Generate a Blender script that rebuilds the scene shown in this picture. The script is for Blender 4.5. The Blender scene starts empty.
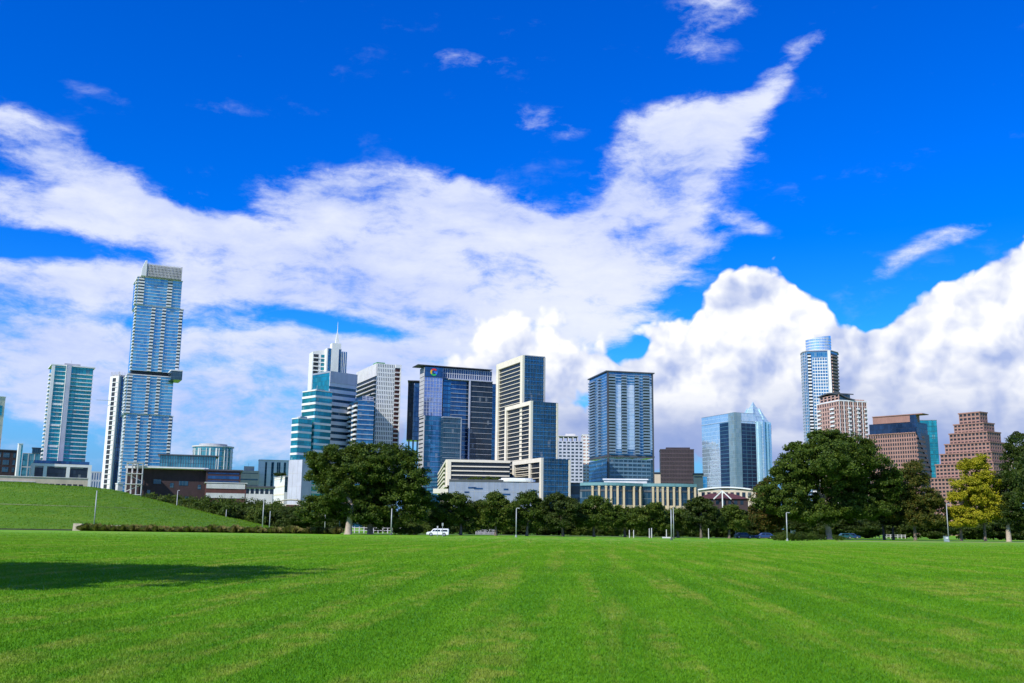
import bpy, bmesh, math, random
import numpy as np
from mathutils import Matrix, Vector
random.seed(7)
rng = np.random.default_rng(11)
scene = bpy.context.scene
COL = scene.collection
PI = math.pi

# ------------------------------------------------------------------ camera
F, HOR, ROLL, H = 1000.0, 527.0, 0.013, 1.9
PITCH = math.atan((HOR - 341.5) / F)
R = Matrix.Rotation(PI / 2 + PITCH, 3, 'X') @ Matrix.Rotation(ROLL, 3, 'Z')
cam_d = bpy.data.cameras.new('camera')
cam_d.sensor_width = 36.0
cam_d.lens = 36.0 * F / 1024.0
cam_d.clip_start, cam_d.clip_end = 0.1, 20000
cam = bpy.data.objects.new('camera', cam_d)
COL.objects.link(cam)
cam.matrix_world = Matrix.Translation((0, 0, H)) @ R.to_4x4()
scene.camera = cam

def ray(px, py):
    return (R @ Vector(((px - 512) / F, (341.5 - py) / F, -1))).normalized()
def P(px, py, Y):
    d = ray(px, py)
    return Vector((0, 0, H)) + d * (Y / d.y)
def hor(px):
    return HOR + ROLL * (px - 512)
def gx(px, Y):            # ground point below the horizon pixel column
    p = P(px, hor(px), Y)
    return p.x, p.y
def zt(px, py, Y):
    return P(px, py, Y).z

# ------------------------------------------------------------------ materials
def newmat(name):
    m = bpy.data.materials.new(name); m.use_nodes = True
    nt = m.node_tree
    for n in list(nt.nodes): nt.nodes.remove(n)
    out = nt.nodes.new('ShaderNodeOutputMaterial')
    return m, nt, out
def N(nt, t, **kw):
    n = nt.nodes.new(t)
    for k, v in kw.items():
        if hasattr(n, k): setattr(n, k, v)
    return n
def setin(nt, sock, v):
    if isinstance(v, bpy.types.NodeSocket): nt.links.new(v, sock)
    elif isinstance(v, (tuple, list)) and len(v) == 3 and sock.type == 'RGBA': sock.default_value = (*v, 1)
    else: sock.default_value = v
def M_(nt, op, a, b=0.0, c=0.0, clamp=False):
    n = nt.nodes.new('ShaderNodeMath'); n.operation = op; n.use_clamp = clamp
    setin(nt, n.inputs[0], a); setin(nt, n.inputs[1], b); setin(nt, n.inputs[2], c)
    return n.outputs[0]
def V_(nt, op, a, b=None, scale=None):
    n = nt.nodes.new('ShaderNodeVectorMath'); n.operation = op
    setin(nt, n.inputs[0], a)
    if b is not None: setin(nt, n.inputs[1], b)
    if scale is not None: setin(nt, n.inputs[3], scale)
    return n.outputs['Value'] if op in ('LENGTH', 'DOT_PRODUCT', 'DISTANCE') else n.outputs[0]
def MIX(nt, f, a, b, blend='MIX'):
    n = nt.nodes.new('ShaderNodeMix'); n.data_type = 'RGBA'; n.blend_type = blend
    setin(nt, n.inputs[0], f); setin(nt, n.inputs[6], a); setin(nt, n.inputs[7], b)
    return n.outputs[2]
def RAMP(nt, v, lo, hi, a=0.0, b=1.0, smooth=True):
    n = nt.nodes.new('ShaderNodeMapRange'); n.interpolation_type = 'SMOOTHSTEP' if smooth else 'LINEAR'
    n.clamp = True
    setin(nt, n.inputs[0], v); setin(nt, n.inputs[1], lo); setin(nt, n.inputs[2], hi)
    setin(nt, n.inputs[3], a); setin(nt, n.inputs[4], b)
    return n.outputs[0]
def NOISE(nt, vec, scale, detail=4, rough=0.55, dim='3D', out=0):
    n = nt.nodes.new('ShaderNodeTexNoise'); n.noise_dimensions = dim
    setin(nt, n.inputs['Vector'], vec)
    n.inputs['Scale'].default_value = scale; n.inputs['Detail'].default_value = detail
    n.inputs['Roughness'].default_value = rough
    return n.outputs[out]
def COMB(nt, x, y, z=0.0):
    n = nt.nodes.new('ShaderNodeCombineXYZ')
    setin(nt, n.inputs[0], x); setin(nt, n.inputs[1], y); setin(nt, n.inputs[2], z)
    return n.outputs[0]
def SEP(nt, v):
    n = nt.nodes.new('ShaderNodeSeparateXYZ'); nt.links.new(v, n.inputs[0]); return n.outputs

MATS = {}
def solid(name, col, rough=0.7, var=0.12, metal=0.0, vscale=0.15):
    """plain surface with a little weathering noise"""
    if name in MATS: return MATS[name]
    m, nt, out = newmat(name)
    b = N(nt, 'ShaderNodeBsdfPrincipled')
    pos = N(nt, 'ShaderNodeNewGeometry').outputs['Position']
    n1 = NOISE(nt, pos, vscale, 5, 0.65)
    st = V_(nt, 'MULTIPLY', pos, (0.9, 0.9, 0.08))
    n2 = NOISE(nt, st, 0.6, 3, 0.6)
    f = M_(nt, 'ADD', M_(nt, 'MULTIPLY', n1, 0.6), M_(nt, 'MULTIPLY', n2, 0.4))
    dark = tuple(c * (1 - 1.6 * var) for c in col); lite = tuple(min(0.9, c * (1 + var)) for c in col)
    c = MIX(nt, RAMP(nt, f, 0.3, 0.68), dark, lite)
    nt.links.new(c, b.inputs['Base Color'])
    b.inputs['Roughness'].default_value = rough; b.inputs['Metallic'].default_value = metal
    nt.links.new(b.outputs[0], out.inputs[0])
    MATS[name] = m
    return m
def glass(name, c1, c2, pw=1.5, ph=3.2, metal=0.55, rough=0.06, frame=None, fw=0.06, fh=0.07, drape=0.03, tilt=0.014):
    """curtain wall: panes with their own tint and a slightly different lie, thin mullions, some blinds drawn"""
    if name in MATS: return MATS[name]
    m, nt, out = newmat(name)
    uv = N(nt, 'ShaderNodeUVMap').outputs[0]
    s = SEP(nt, uv)
    u = M_(nt, 'DIVIDE', s[0], pw); v = M_(nt, 'DIVIDE', s[1], ph)
    cell = COMB(nt, M_(nt, 'FLOOR', u), M_(nt, 'FLOOR', v), 0.0)
    wn = N(nt, 'ShaderNodeTexWhiteNoise', noise_dimensions='3D'); nt.links.new(cell, wn.inputs[0])
    r = wn.outputs[0]
    big = NOISE(nt, N(nt, 'ShaderNodeNewGeometry').outputs['Position'], 0.045, 3, 0.6)
    f = M_(nt, 'ADD', M_(nt, 'MULTIPLY', r, 0.55), M_(nt, 'MULTIPLY', RAMP(nt, big, 0.35, 0.65), 0.45))
    col = MIX(nt, f, c1, c2)
    isdrape = M_(nt, 'LESS_THAN', wn.outputs[0], drape)
    col = MIX(nt, M_(nt, 'MULTIPLY', isdrape, 0.3), col, (0.4, 0.42, 0.42))
    fu = M_(nt, 'FRACT', u); fv = M_(nt, 'FRACT', v)
    mu = M_(nt, 'LESS_THAN', fu, fw); mv = M_(nt, 'LESS_THAN', fv, fh)
    mull = M_(nt, 'MAXIMUM', mu, mv)
    fc = frame or tuple(0.5 * x for x in c1)
    b = N(nt, 'ShaderNodeBsdfPrincipled')
    nt.links.new(MIX(nt, mull, col, fc), b.inputs['Base Color'])
    setin(nt, b.inputs['Metallic'], M_(nt, 'MULTIPLY', M_(nt, 'SUBTRACT', 1.0, M_(nt, 'MAXIMUM', mull, M_(nt, 'MULTIPLY', isdrape, 0.6))), metal))
    setin(nt, b.inputs['Roughness'], M_(nt, 'ADD', rough, M_(nt, 'MULTIPLY', mull, 0.4)))
    geo = N(nt, 'ShaderNodeNewGeometry')
    off = V_(nt, 'SCALE', V_(nt, 'SUBTRACT', wn.outputs[1], (0.5, 0.5, 0.5)), scale=tilt)
    wav = V_(nt, 'SCALE', V_(nt, 'SUBTRACT', NOISE(nt, uv, 0.25, 2, 0.5, out=1), (0.5, 0.5, 0.5)), scale=tilt * 1.5)
    nt.links.new(V_(nt, 'NORMALIZE', V_(nt, 'ADD', geo.outputs['Normal'], V_(nt, 'ADD', off, wav))), b.inputs['Normal'])
    nt.links.new(b.outputs[0], out.inputs[0])
    MATS[name] = m
    return m

def leafmat(name, c1, c2, c3, trans=0.35):
    m, nt, out = newmat(name)
    geo = N(nt, 'ShaderNodeNewGeometry')
    n1 = NOISE(nt, geo.outputs['Position'], 0.35, 3, 0.6)
    c = MIX(nt, RAMP(nt, n1, 0.3, 0.7), c1, c2)
    c = MIX(nt, RAMP(nt, geo.outputs['Random Per Island'], 0.55, 1.0), c, c3)
    d = N(nt, 'ShaderNodeBsdfPrincipled'); nt.links.new(c, d.inputs['Base Color']); d.inputs['Roughness'].default_value = 0.6
    d.inputs['Specular IOR Level'].default_value = 0.25
    t = N(nt, 'ShaderNodeBsdfTranslucent'); nt.links.new(MIX(nt, 0.5, c, (0.12, 0.16, 0.01)), t.inputs[0])
    mx = N(nt, 'ShaderNodeMixShader'); mx.inputs[0].default_value = trans
    nt.links.new(d.outputs[0], mx.inputs[1]); nt.links.new(t.outputs[0], mx.inputs[2]); nt.links.new(mx.outputs[0], out.inputs[0])
    return m

WHITE = solid('white_paint', (0.74, 0.74, 0.72), 0.6, 0.06)
CREAM = solid('cream_stone', (0.72, 0.66, 0.52), 0.8, 0.06)
CONC = solid('grey_concrete', (0.42, 0.42, 0.43), 0.85, 0.12)
LCONC = solid('pale_concrete', (0.58, 0.57, 0.56), 0.85, 0.1)
DARK = solid('dark_infill', (0.025, 0.03, 0.04), 0.5, 0.2)  # near-black; on panels behind balconies it paints in the shade
STEEL = solid('steel', (0.42, 0.45, 0.48), 0.45, 0.1, 0.5)
DSTEEL = solid('dark_metal', (0.07, 0.075, 0.085), 0.5, 0.1)
BROWN = solid('dark_brown_brick', (0.04, 0.022, 0.026), 0.85, 0.2, vscale=0.5)
DBROWN = solid('dark_bronze', (0.04, 0.03, 0.035), 0.55, 0.15)
PINK = solid('pink_granite', (0.29, 0.155, 0.125), 0.75, 0.1)
PINKL = solid('pale_pink_granite', (0.46, 0.29, 0.235), 0.75, 0.1)
BEIGE = solid('beige_stone', (0.55, 0.46, 0.35), 0.85, 0.1)
LILAC = solid('pale_grey_panels', (0.46, 0.48, 0.55), 0.6, 0.1)
REDROOF = solid('dark_red_roof', (0.09, 0.028, 0.025), 0.8, 0.2, vscale=0.6)
GREENC = solid('green_sheeting', (0.05, 0.3, 0.07), 0.7)
BARK = solid('bark', (0.16, 0.125, 0.1), 0.9, 0.25, vscale=1.5)
PALEBARK = solid('pale_bark', (0.36, 0.29, 0.23), 0.9, 0.25, vscale=1.5)
G_TEAL = glass('teal_glass', (0.008, 0.17, 0.22), (0.03, 0.38, 0.44), 2.2, 3.2)
G_TEAL2 = glass('pale_teal_glass', (0.03, 0.17, 0.22), (0.14, 0.40, 0.45), 2.0, 3.4, drape=0.02)
G_BLUE = glass('sky_blue_glass', (0.02, 0.19, 0.40), (0.11, 0.42, 0.64), 2.4, 3.3, frame=(0.14, 0.32, 0.46))
G_DBLUE = glass('deep_blue_glass', (0.01, 0.045, 0.12), (0.04, 0.14, 0.30), 1.6, 3.6, drape=0.02)
G_MBLUE = glass('mid_blue_glass', (0.012, 0.09, 0.22), (0.06, 0.25, 0.45), 1.8, 3.2)
G_VIOLET = glass('violet_blue_glass', (0.14, 0.2, 0.42), (0.34, 0.42, 0.66), 1.6, 3.6, 0.6, frame=(0.2, 0.26, 0.45), drape=0.02)
G_SLATE = glass('slate_glass', (0.012, 0.045, 0.075), (0.04, 0.11, 0.16), 1.5, 3.1, drape=0.02, frame=(0.1, 0.14, 0.17))
G_BLACK = glass('black_glass', (0.005, 0.012, 0.022), (0.03, 0.05, 0.075), 1.6, 3.3, 0.3, drape=0.02)
G_PALE = glass('pale_mirror_glass', (0.5, 0.62, 0.72), (0.68, 0.77, 0.84), 1.6, 3.4, 0.75, frame=(0.42, 0.55, 0.66), drape=0.0)
G_CYAN = glass('silver_cyan_glass', (0.52, 0.74, 0.76), (0.75, 0.9, 0.9), 1.6, 3.4, 0.5, frame=(0.5, 0.66, 0.68), drape=0.0)
G_WIN = solid('dark_window', (.02, .026, .034), .35, .2)
G_BAND = glass('dark_band_glass', (0.008, 0.02, 0.05), (0.02, 0.05, 0.12), 1.6, 3.4, 0.3, drape=0.0)

# ------------------------------------------------------------------ mesh builder
class MB:
    def __init__(s, o=(0, 0, 0)):
        s.v = []; s.f = []; s.o = Vector(o)
    def add(s, vs, fs):
        b = len(s.v); s.v += [tuple(Vector(v) - s.o) for v in vs]; s.f += [tuple(i + b for i in f) for f in fs]
    def hexa(s, p):     # p: 4 bottom (ccw from above), 4 top
        s.add(p, [(3, 2, 1, 0), (4, 5, 6, 7), (0, 1, 5, 4), (1, 2, 6, 5), (2, 3, 7, 6), (3, 0, 4, 7)])
    def box(s, x0, x1, y0, y1, z0, z1):
        s.hexa([(x0, y0, z0), (x1, y0, z0), (x1, y1, z0), (x0, y1, z0), (x0, y0, z1), (x1, y0, z1), (x1, y1, z1), (x0, y1, z1)])
    def prism(s, poly, z0, z1, z1s=None):
        n = len(poly); t = z1s or [z1] * n
        vs = [(p[0], p[1], z0) for p in poly] + [(p[0], p[1], t[i]) for i, p in enumerate(poly)]
        fs = [tuple(range(n - 1, -1, -1)), tuple(range(n, 2 * n))] + [(i, (i + 1) % n, n + (i + 1) % n, n + i) for i in range(n)]
        s.add(vs, fs)
    def fbox(s, f, u0, u1, z0, z1, d0, d1):
        a, b = f.at(u0, d1), f.at(u1, d1); c, d = f.at(u1, d0), f.at(u0, d0)
        s.hexa([(*a, z0), (*b, z0), (*c, z0), (*d, z0), (*a, z1), (*b, z1), (*c, z1), (*d, z1)])
    def tube(s, pts, rad, n=6, cap=True):
        pts = [Vector(p) for p in pts]; vs = []; fs = []
        for i, p in enumerate(pts):
            d = (pts[min(i + 1, len(pts) - 1)] - pts[max(i - 1, 0)]).normalized()
            a = d.orthogonal().normalized() if abs(d.z) < 0.98 else Vector((1, 0, 0))
            a = (a - d * a.dot(d)).normalized(); b = d.cross(a)
            for k in range(n):
                t = 2 * PI * k / n
                vs.append(p + (a * math.cos(t) + b * math.sin(t)) * rad[i])
        for i in range(len(pts) - 1):
            for k in range(n):
                k2 = (k + 1) % n
                fs.append((i * n + k, i * n + k2, (i + 1) * n + k2, (i + 1) * n + k))
        if cap:
            fs.append(tuple(range(n - 1, -1, -1))); fs.append(tuple((len(pts) - 1) * n + k for k in range(n)))
        s.add(vs, fs)
    def build(s, name, mat, parent=None, label=None, smooth=False):
        me = bpy.data.meshes.new(name); me.from_pydata(s.v, [], s.f); me.update()
        uv = me.uv_layers.new(name='UVMap')
        nv = len(me.loops)
        co = np.empty(len(me.vertices) * 3); me.vertices.foreach_get('co', co); co = co.reshape(-1, 3)
        li = np.empty(nv, dtype=np.int32); me.loops.foreach_get('vertex_index', li)
        nr = np.empty(len(me.polygons) * 3); me.polygons.foreach_get('normal', nr); nr = nr.reshape(-1, 3)
        lt = np.empty(len(me.polygons), dtype=np.int32); me.polygons.foreach_get('loop_total', lt)
        pn = np.repeat(nr, lt, axis=0); c = co[li]
        flat = np.abs(pn[:, 2]) > 0.8
        t = np.stack([-pn[:, 1], pn[:, 0]], 1); t /= np.maximum(np.linalg.norm(t, axis=1, keepdims=True), 1e-6)
        U = np.where(flat, c[:, 0], (c[:, :2] * t).sum(1)); W = np.where(flat, c[:, 1], c[:, 2])
        uv.data.foreach_set('uv', np.stack([U, W], 1).ravel())
        if smooth: me.polygons.foreach_set('use_smooth', [True] * len(me.polygons))
        me.materials.append(mat)
        o = bpy.data.objects.new(name, me); COL.objects.link(o)
        if parent: o.parent = parent
        else: o.location = s.o
        if label: o['label'] = label
        return o

class Face:      # a vertical facade, A at its left and B at its right as seen from outside
    def __init__(s, A, B):
        s.A = Vector(A[:2]); s.B = Vector(B[:2]); s.W = (s.B - s.A).length; s.u = (s.B - s.A) / s.W
        s.n = Vector((s.u.y, -s.u.x))
    def at(s, u, d=0):
        p = s.A + s.u * u + s.n * d
        return p.x, p.y

class FP: pass
def fp(xl, xc, xr, ym, Y, rel=0.5, theta=None):
    """rectangular footprint: near corner seen at column xc and depth Y, left and right corners at xl and xr"""
    f = FP(); n = P(xc, ym, Y); f.Y = Y
    if theta is None: theta = -math.atan2(n.x, n.y) + rel
    f.theta = theta
    r = Vector((math.cos(theta), math.sin(theta))); l = Vector((-math.sin(theta), math.cos(theta)))
    def solve(px, d):
        q = ray(px, ym); k = q.x / q.y
        return (k * n.y - n.x) / (d.x - k * d.y)
    a, b = solve(xr, r), solve(xl, l)
    f.N = Vector((n.x, n.y)); f.R = f.N + r * a; f.L = f.N + l * b; f.K = f.R + l * b
    f.r, f.l = r, l
    f.FR = Face(f.N, f.R); f.FL = Face(f.L, f.N); f.FE = Face(f.R, f.K)
    f.poly = [f.N, f.R, f.K, f.L]
    f.c = (f.N + f.K) / 2
    return f
def ff(xl, xr, ym, Y, depth, rel=0.0, theta=None):
    """footprint whose front runs from column xl to xr, with a given depth"""
    f = FP(); n = P(xl, ym, Y); f.Y = Y
    if theta is None:
        m = P((xl + xr) / 2, ym, Y); theta = -math.atan2(m.x, m.y) + rel
    f.theta = theta
    r = Vector((math.cos(theta), math.sin(theta))); l = Vector((-math.sin(theta), math.cos(theta)))
    q = ray(xr, ym); k = q.x / q.y
    a = (k * n.y - n.x) / (r.x - k * r.y)
    f.N = Vector((n.x, n.y)); f.R = f.N + r * a; f.L = f.N + l * depth; f.K = f.R + l * depth
    f.r, f.l = r, l
    f.FR = Face(f.N, f.R); f.FL = Face(f.L, f.N); f.FE = Face(f.R, f.K)
    f.poly = [f.N, f.R, f.K, f.L]; f.c = (f.N + f.K) / 2
    return f
def grow(f, e):
    return [f.N + (-f.r - f.l) * e, f.R + (f.r - f.l) * e, f.K + (f.r + f.l) * e, f.L + (-f.r + f.l) * e]

def thing(name, label, cat, loc, group=None):
    o = bpy.data.objects.new(name, None); COL.objects.link(o); o.location = loc
    o.empty_display_size = 1
    o['label'] = label; o['category'] = cat
    if group: o['group'] = group
    return o
class B:       # one building: an Empty at its base and parts made with it as origin
    def __init__(s, name, label, f, cat='building', group=None):
        s.o = (f.c.x, f.c.y, 0); s.root = thing(name, label, cat, s.o, group)
    def mb(s): return MB(s.o)
    def mass(s, name, f, z0, z1, mat, e=0):
        m = s.mb(); m.prism(grow(f, e) if e else f.poly, z0, z1); return m.build(name, mat, s.root)
    def roof(s, f, z, th, e, mat, name='roof'):
        m = s.mb(); m.prism(grow(f, e), z, z + th); return m.build(name, mat, s.root)
    def grid(s, name, face, z0, z1, mat, nz=0, th=0.5, nu=0, w=0.4, d=0.3, u0=0.0, u1=1.0, fd=None, ends=True, jit=0):
        """slab lines and fins standing proud of a facade: one pattern, one part"""
        m = s.mb(); a, b = u0 * face.W + 0.02, u1 * face.W - 0.02
        fd = d + 0.013 if fd is None else fd
        if nz:
            for i in range(nz + 1):
                z = z0 + (z1 - z0) * i / nz
                zz0, zz1 = max(z0, z - th / 2), min(z1, z + th / 2)
                m.fbox(face, a, b + (random.uniform(-jit, jit) if jit else 0), zz0, zz1, -0.06, d)
        if nu:
            for i in range(nu + 1):
                u = a + (b - a) * i / nu
                if not ends and i in (0, nu): continue
                m.fbox(face, max(a, u - w / 2), min(b, u + w / 2), z0, z1, -0.07, fd)
        return m.build(name, mat, s.root)
    def frame(s, name, face, z0, z1, mat, side=1.0, top=1.0, d=0.6, u0=0.0, u1=1.0, left=True, right=True, bottom=0, over=0.05):
        m = s.mb(); a, b = u0 * face.W, u1 * face.W
        m.fbox(face, a - over, b + over, z1 - top, z1 + 0.03, -0.3, d)
        if left: m.fbox(face, a - over, a + side, z0, z1 - top, -0.3, d)
        if right: m.fbox(face, b - side, b + over, z0, z1 - top, -0.3, d)
        if bottom: m.fbox(face, a - over, b + over, z0 - bottom, z0, -0.3, d)
        return m.build(name, mat, s.root)
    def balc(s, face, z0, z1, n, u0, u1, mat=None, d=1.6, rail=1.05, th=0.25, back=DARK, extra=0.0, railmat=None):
        """a stack of balconies with a flat panel behind, dark by default to paint in shade"""
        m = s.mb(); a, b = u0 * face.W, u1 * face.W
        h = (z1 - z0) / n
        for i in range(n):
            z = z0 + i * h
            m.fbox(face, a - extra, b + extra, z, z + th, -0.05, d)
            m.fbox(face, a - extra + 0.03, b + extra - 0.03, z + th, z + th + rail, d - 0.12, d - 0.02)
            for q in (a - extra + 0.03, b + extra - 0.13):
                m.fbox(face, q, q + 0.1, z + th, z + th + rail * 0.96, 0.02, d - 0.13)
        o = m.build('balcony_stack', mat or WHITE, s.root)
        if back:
            k = s.mb(); k.fbox(face, a, b, z0, z1 - 0.03, -0.04, 0.09); k.build('back_panel', back, o)
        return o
    def pent(s, f, z, h, k=0.5, mat=None, name='roof_plant'):
        c = f.c; poly = [c + (p - c) * k for p in f.poly]
        m = s.mb(); m.prism(poly, z - 0.05, z + h)
        q = c - f.r * 0.5; m.box(q.x - 0.08, q.x + 0.08, q.y - 0.08, q.y + 0.08, z + h - 0.1, z + h + 3)
        return m.build(name, mat or CONC, s.root)

# ================================================================== BUILDINGS (left to right)
# cream slab at the picture's left end
f = ff(-16, 3.3, 420, 640, 14, 0.25)
b = B('apartment_block', 'cream slab block with a teal slot, cut off at the left end of the skyline', f)
z1 = zt(4, 396, 640)
b.mass('wall', f, 0, z1, CREAM); b.roof(f, z1, 0.5, 0.25, WHITE)
m = b.mb(); m.fbox(f.FR, f.FR.W * .72, f.FR.W * .88, z1 - 12, z1 - 5.5, -.1, .12); m.build('window', G_TEAL, b.root)
b.grid('panel_joints', f.FR, 0, z1, LCONC, 9, .12, 4, .12, .05)

# dark red brick block, white pylon and teal-grey block behind the beige wall
f = ff(-12, 16.8, 463, 640, 15, 0.1)
b = B('brick_block', 'dark red brick block with dark windows at the left edge, below the cream slab', f)
z1 = zt(8, 450, 640); b.mass('wall', f, 0, z1, BROWN); b.roof(f, z1, .6, .4, DSTEEL)
for i in range(3):
    for q, e in ((.2, .22), (.5, .22), (.84, .09)):
        w = b.mb(); w.fbox(f.FR, f.FR.W * q, f.FR.W * (q + e), z1 - 4.4 - 4.6 * i, z1 - 1.4 - 4.6 * i, -.1, .1); w.build('window', G_SLATE, b.root)
f = ff(17.3, 21.6, 460, 630, 3, 0.2)
b = B('white_pylon', 'tall white slab pylon beside the dark red brick block', f, 'pylon')
z1 = zt(19, 444, 630); b.mass('slab', f, 0, z1, WHITE)
m = b.mb(); m.fbox(f.FR, f.FR.W * .62, f.FR.W * .95, 0, z1 - .6, -.1, .08); m.build('glass_strip', G_TEAL, b.root)
m = b.mb(); m.prism(grow(f, .15), z1, z1 + .4); m.build('cap', WHITE, b.root)
f = ff(21.6, 46, 463, 720, 14, 0.0)
b = B('office_block', 'grey and teal stepped office block behind the white pylon', f)
z1 = zt(34, 453, 720); b.mass('glazing', f, 0, z1, G_TEAL2)
b.grid('slab_edges', f.FR, 0, z1, CONC, 5, .8, 4, .7, .3)
f2 = ff(32, 42, 452, 722, 9, 0.0); b.mass('upper_storey', f2, z1, zt(36, 448, 722), G_SLATE); b.roof(f2, zt(36, 448, 722), .4, .4, DSTEEL)

# teal apartment tower
Y = 700; f = ff(48.3, 89.5, 412, Y, 21, 0.1)
b = B('apartment_tower', 'teal glass apartment tower with white spine, left of the tallest tower', f)
z1 = zt(70, 365.5, Y); zb = zt(66, 462, Y)
b.mass('glazing', f, 0, z1, G_TEAL)
b.grid('slab_edges', f.FR, zb, z1 - 1, WHITE, 23, .38, 0, d=.55, u0=.06, u1=.33)
b.balc(f.FR, zb, z1 - 2.5, 23, .47, 1.0, WHITE, 1.3, .3, .3, back=None, extra=0.4)
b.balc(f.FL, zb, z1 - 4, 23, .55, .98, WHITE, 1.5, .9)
m = b.mb(); m.fbox(f.FR, f.FR.W * .335, f.FR.W * .45, 0, z1 + .9, -.3, 2.6); m.build('spine', LILAC, b.root)  # shade side of the white spine, put in as grey
m = b.mb(); m.fbox(f.FR, f.FR.W * .325, f.FR.W * .334, 0, z1 + 1, -.3, 2.7); m.build('spine_lit_edge', WHITE, b.root)  # lit left side of the spine, put in as a white strip
m = b.mb(); m.fbox(f.FR, -.6, f.FR.W * .055, 0, z1, -.3, 1.1); m.build('corner_pier', WHITE, b.root)
m = b.mb(); m.prism(grow(f, 1.2), z1 + .02, z1 + .9); m.build('roof', WHITE, b.root)
for k in (3, 8, 13, 18):
    m = b.mb(); z = zb + (z1 - zb) * (k + .5) / 23; m.fbox(f.FR, f.FR.W * .06, f.FR.W * .3, z, z + 1.4, -.1, .7); m.build('white_spandrel', WHITE, b.root)
b.pent(f, z1 + .9, 2.2, .4)
# its podium
f = ff(30.5, 91, 474, 668, 36, 0.05); z1 = zt(62, 463.5, 668)
b.mass('podium_glazing', f, 0, z1 - .4, G_BLACK)
b.frame('podium_frame', f.FR, 0, z1, WHITE, 2.2, 1.7, .9)
for q in (.2, .58): m = b.mb(); m.fbox(f.FR, f.FR.W * q, f.FR.W * q + 2.2, 0, z1 - 1.75, -.2, .85); m.build('podium_pier', WHITE, b.root)
b.grid('podium_louvres', f.FR, 0, z1 - 2, LILAC, 5, 1.1, 0, d=.3, u0=.03, u1=.19)
b.grid('podium_louvres', f.FR, 0, z1 - 2, CONC, 5, .9, 0, d=.3, u0=.38, u1=.57)
b.grid('podium_louvres', f.FR, 0, z1 - 2, CONC, 5, .8, 0, d=.3, u0=.62, u1=.86)
m = b.mb(); m.prism(grow(f, -1.5), z1 + .05, z1 + 2.2); m.build('terrace_glazing', G_DBLUE, b.root)
# beige low building in front
f = ff(-20, 88, 480, 480, 20, 0.05)
b = B('beige_hall', 'long low beige hall with a row of dark openings along the hill crest', f)
z1 = zt(40, 476.2, 480); b.mass('wall', f, 0, z1, BEIGE); b.roof(f, z1, .35, .3, LCONC)
for i in range(14):
    m = b.mb(); u = f.FR.W * (.2 + .055 * i); m.fbox(f.FR, u, u + (1.9 if i > 5 else 2.6), z1 - 5.4, z1 - 2.9, -.2, .06); m.build('window', DARK, b.root)
m = b.mb(); m.fbox(f.FR, f.FR.W * .1, f.FR.W * .5, z1 - 2.4, z1 - 2.1, -.1, .9); m.build('canopy', LCONC, b.root)

# small blue block between towers
f = ff(88, 108, 486, 900, 12, 0.0)
b = B('distant_block', 'small pale blue block seen low between the two left towers', f)
z1 = zt(98, 472, 900); b.mass('glazing', f, 0, z1, G_MBLUE); b.grid('wall_grid', f.FR, 0, z1, LILAC, 6, 1.6, 8, 1.2, .3); b.roof(f, z1, .5, .4, LCONC)

# slim tower
Y = 860; f = fp(106, 114.5, 124.5, 430, Y, .75)
b = B('slim_tower', 'slim white and dark glass tower hugging the tallest tower on its left', f)
z1 = zt(118, 376, Y); b.mass('glazing', f, 0, z1, G_DBLUE)
b.frame('white_frame', f.FL, 0, z1, WHITE, f.FL.W * .3, 1.5, .3)
b.balc(f.FL, 0, z1 - 1.5, 30, .34, .93, WHITE, .7, .35, .3)
b.grid('slab_edges', f.FR, 0, z1, DSTEEL, 33, .35, 4, .35, .2)
m = b.mb(); m.fbox(f.FR, 0.02, 2.2, 0, z1, -.2, .5); m.build('pier', LCONC, b.root)
m = b.mb(); m.prism(grow(f, -1.2), z1, z1 + 1.6)
for i in range(7):
    for fc in (f.FL, f.FR): m.fbox(fc, fc.W * i / 6 - .12, fc.W * i / 6 + .12, z1, z1 + 4, -.5, -.2)
m.build('roof_screen', LCONC, b.root)
m = b.mb(); p = P(111, 400.5, Y); m.tube([(p.x, p.y, p.z), (p.x - 13, p.y, p.z + .4)], [.25, .18], 5); m.build('hoist_arm', STEEL, b.root)
f = ff(117.5, 122.5, 490, 560, 4, .3)
b = B('concrete_pylon', 'short pinkish white pylon at the foot of the slim tower', f, 'pylon')
z1 = zt(120, 484, 560); b.mass('shaft', f, 0, z1, LCONC); b.roof(f, z1, .5, .25, WHITE, 'cap')

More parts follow.
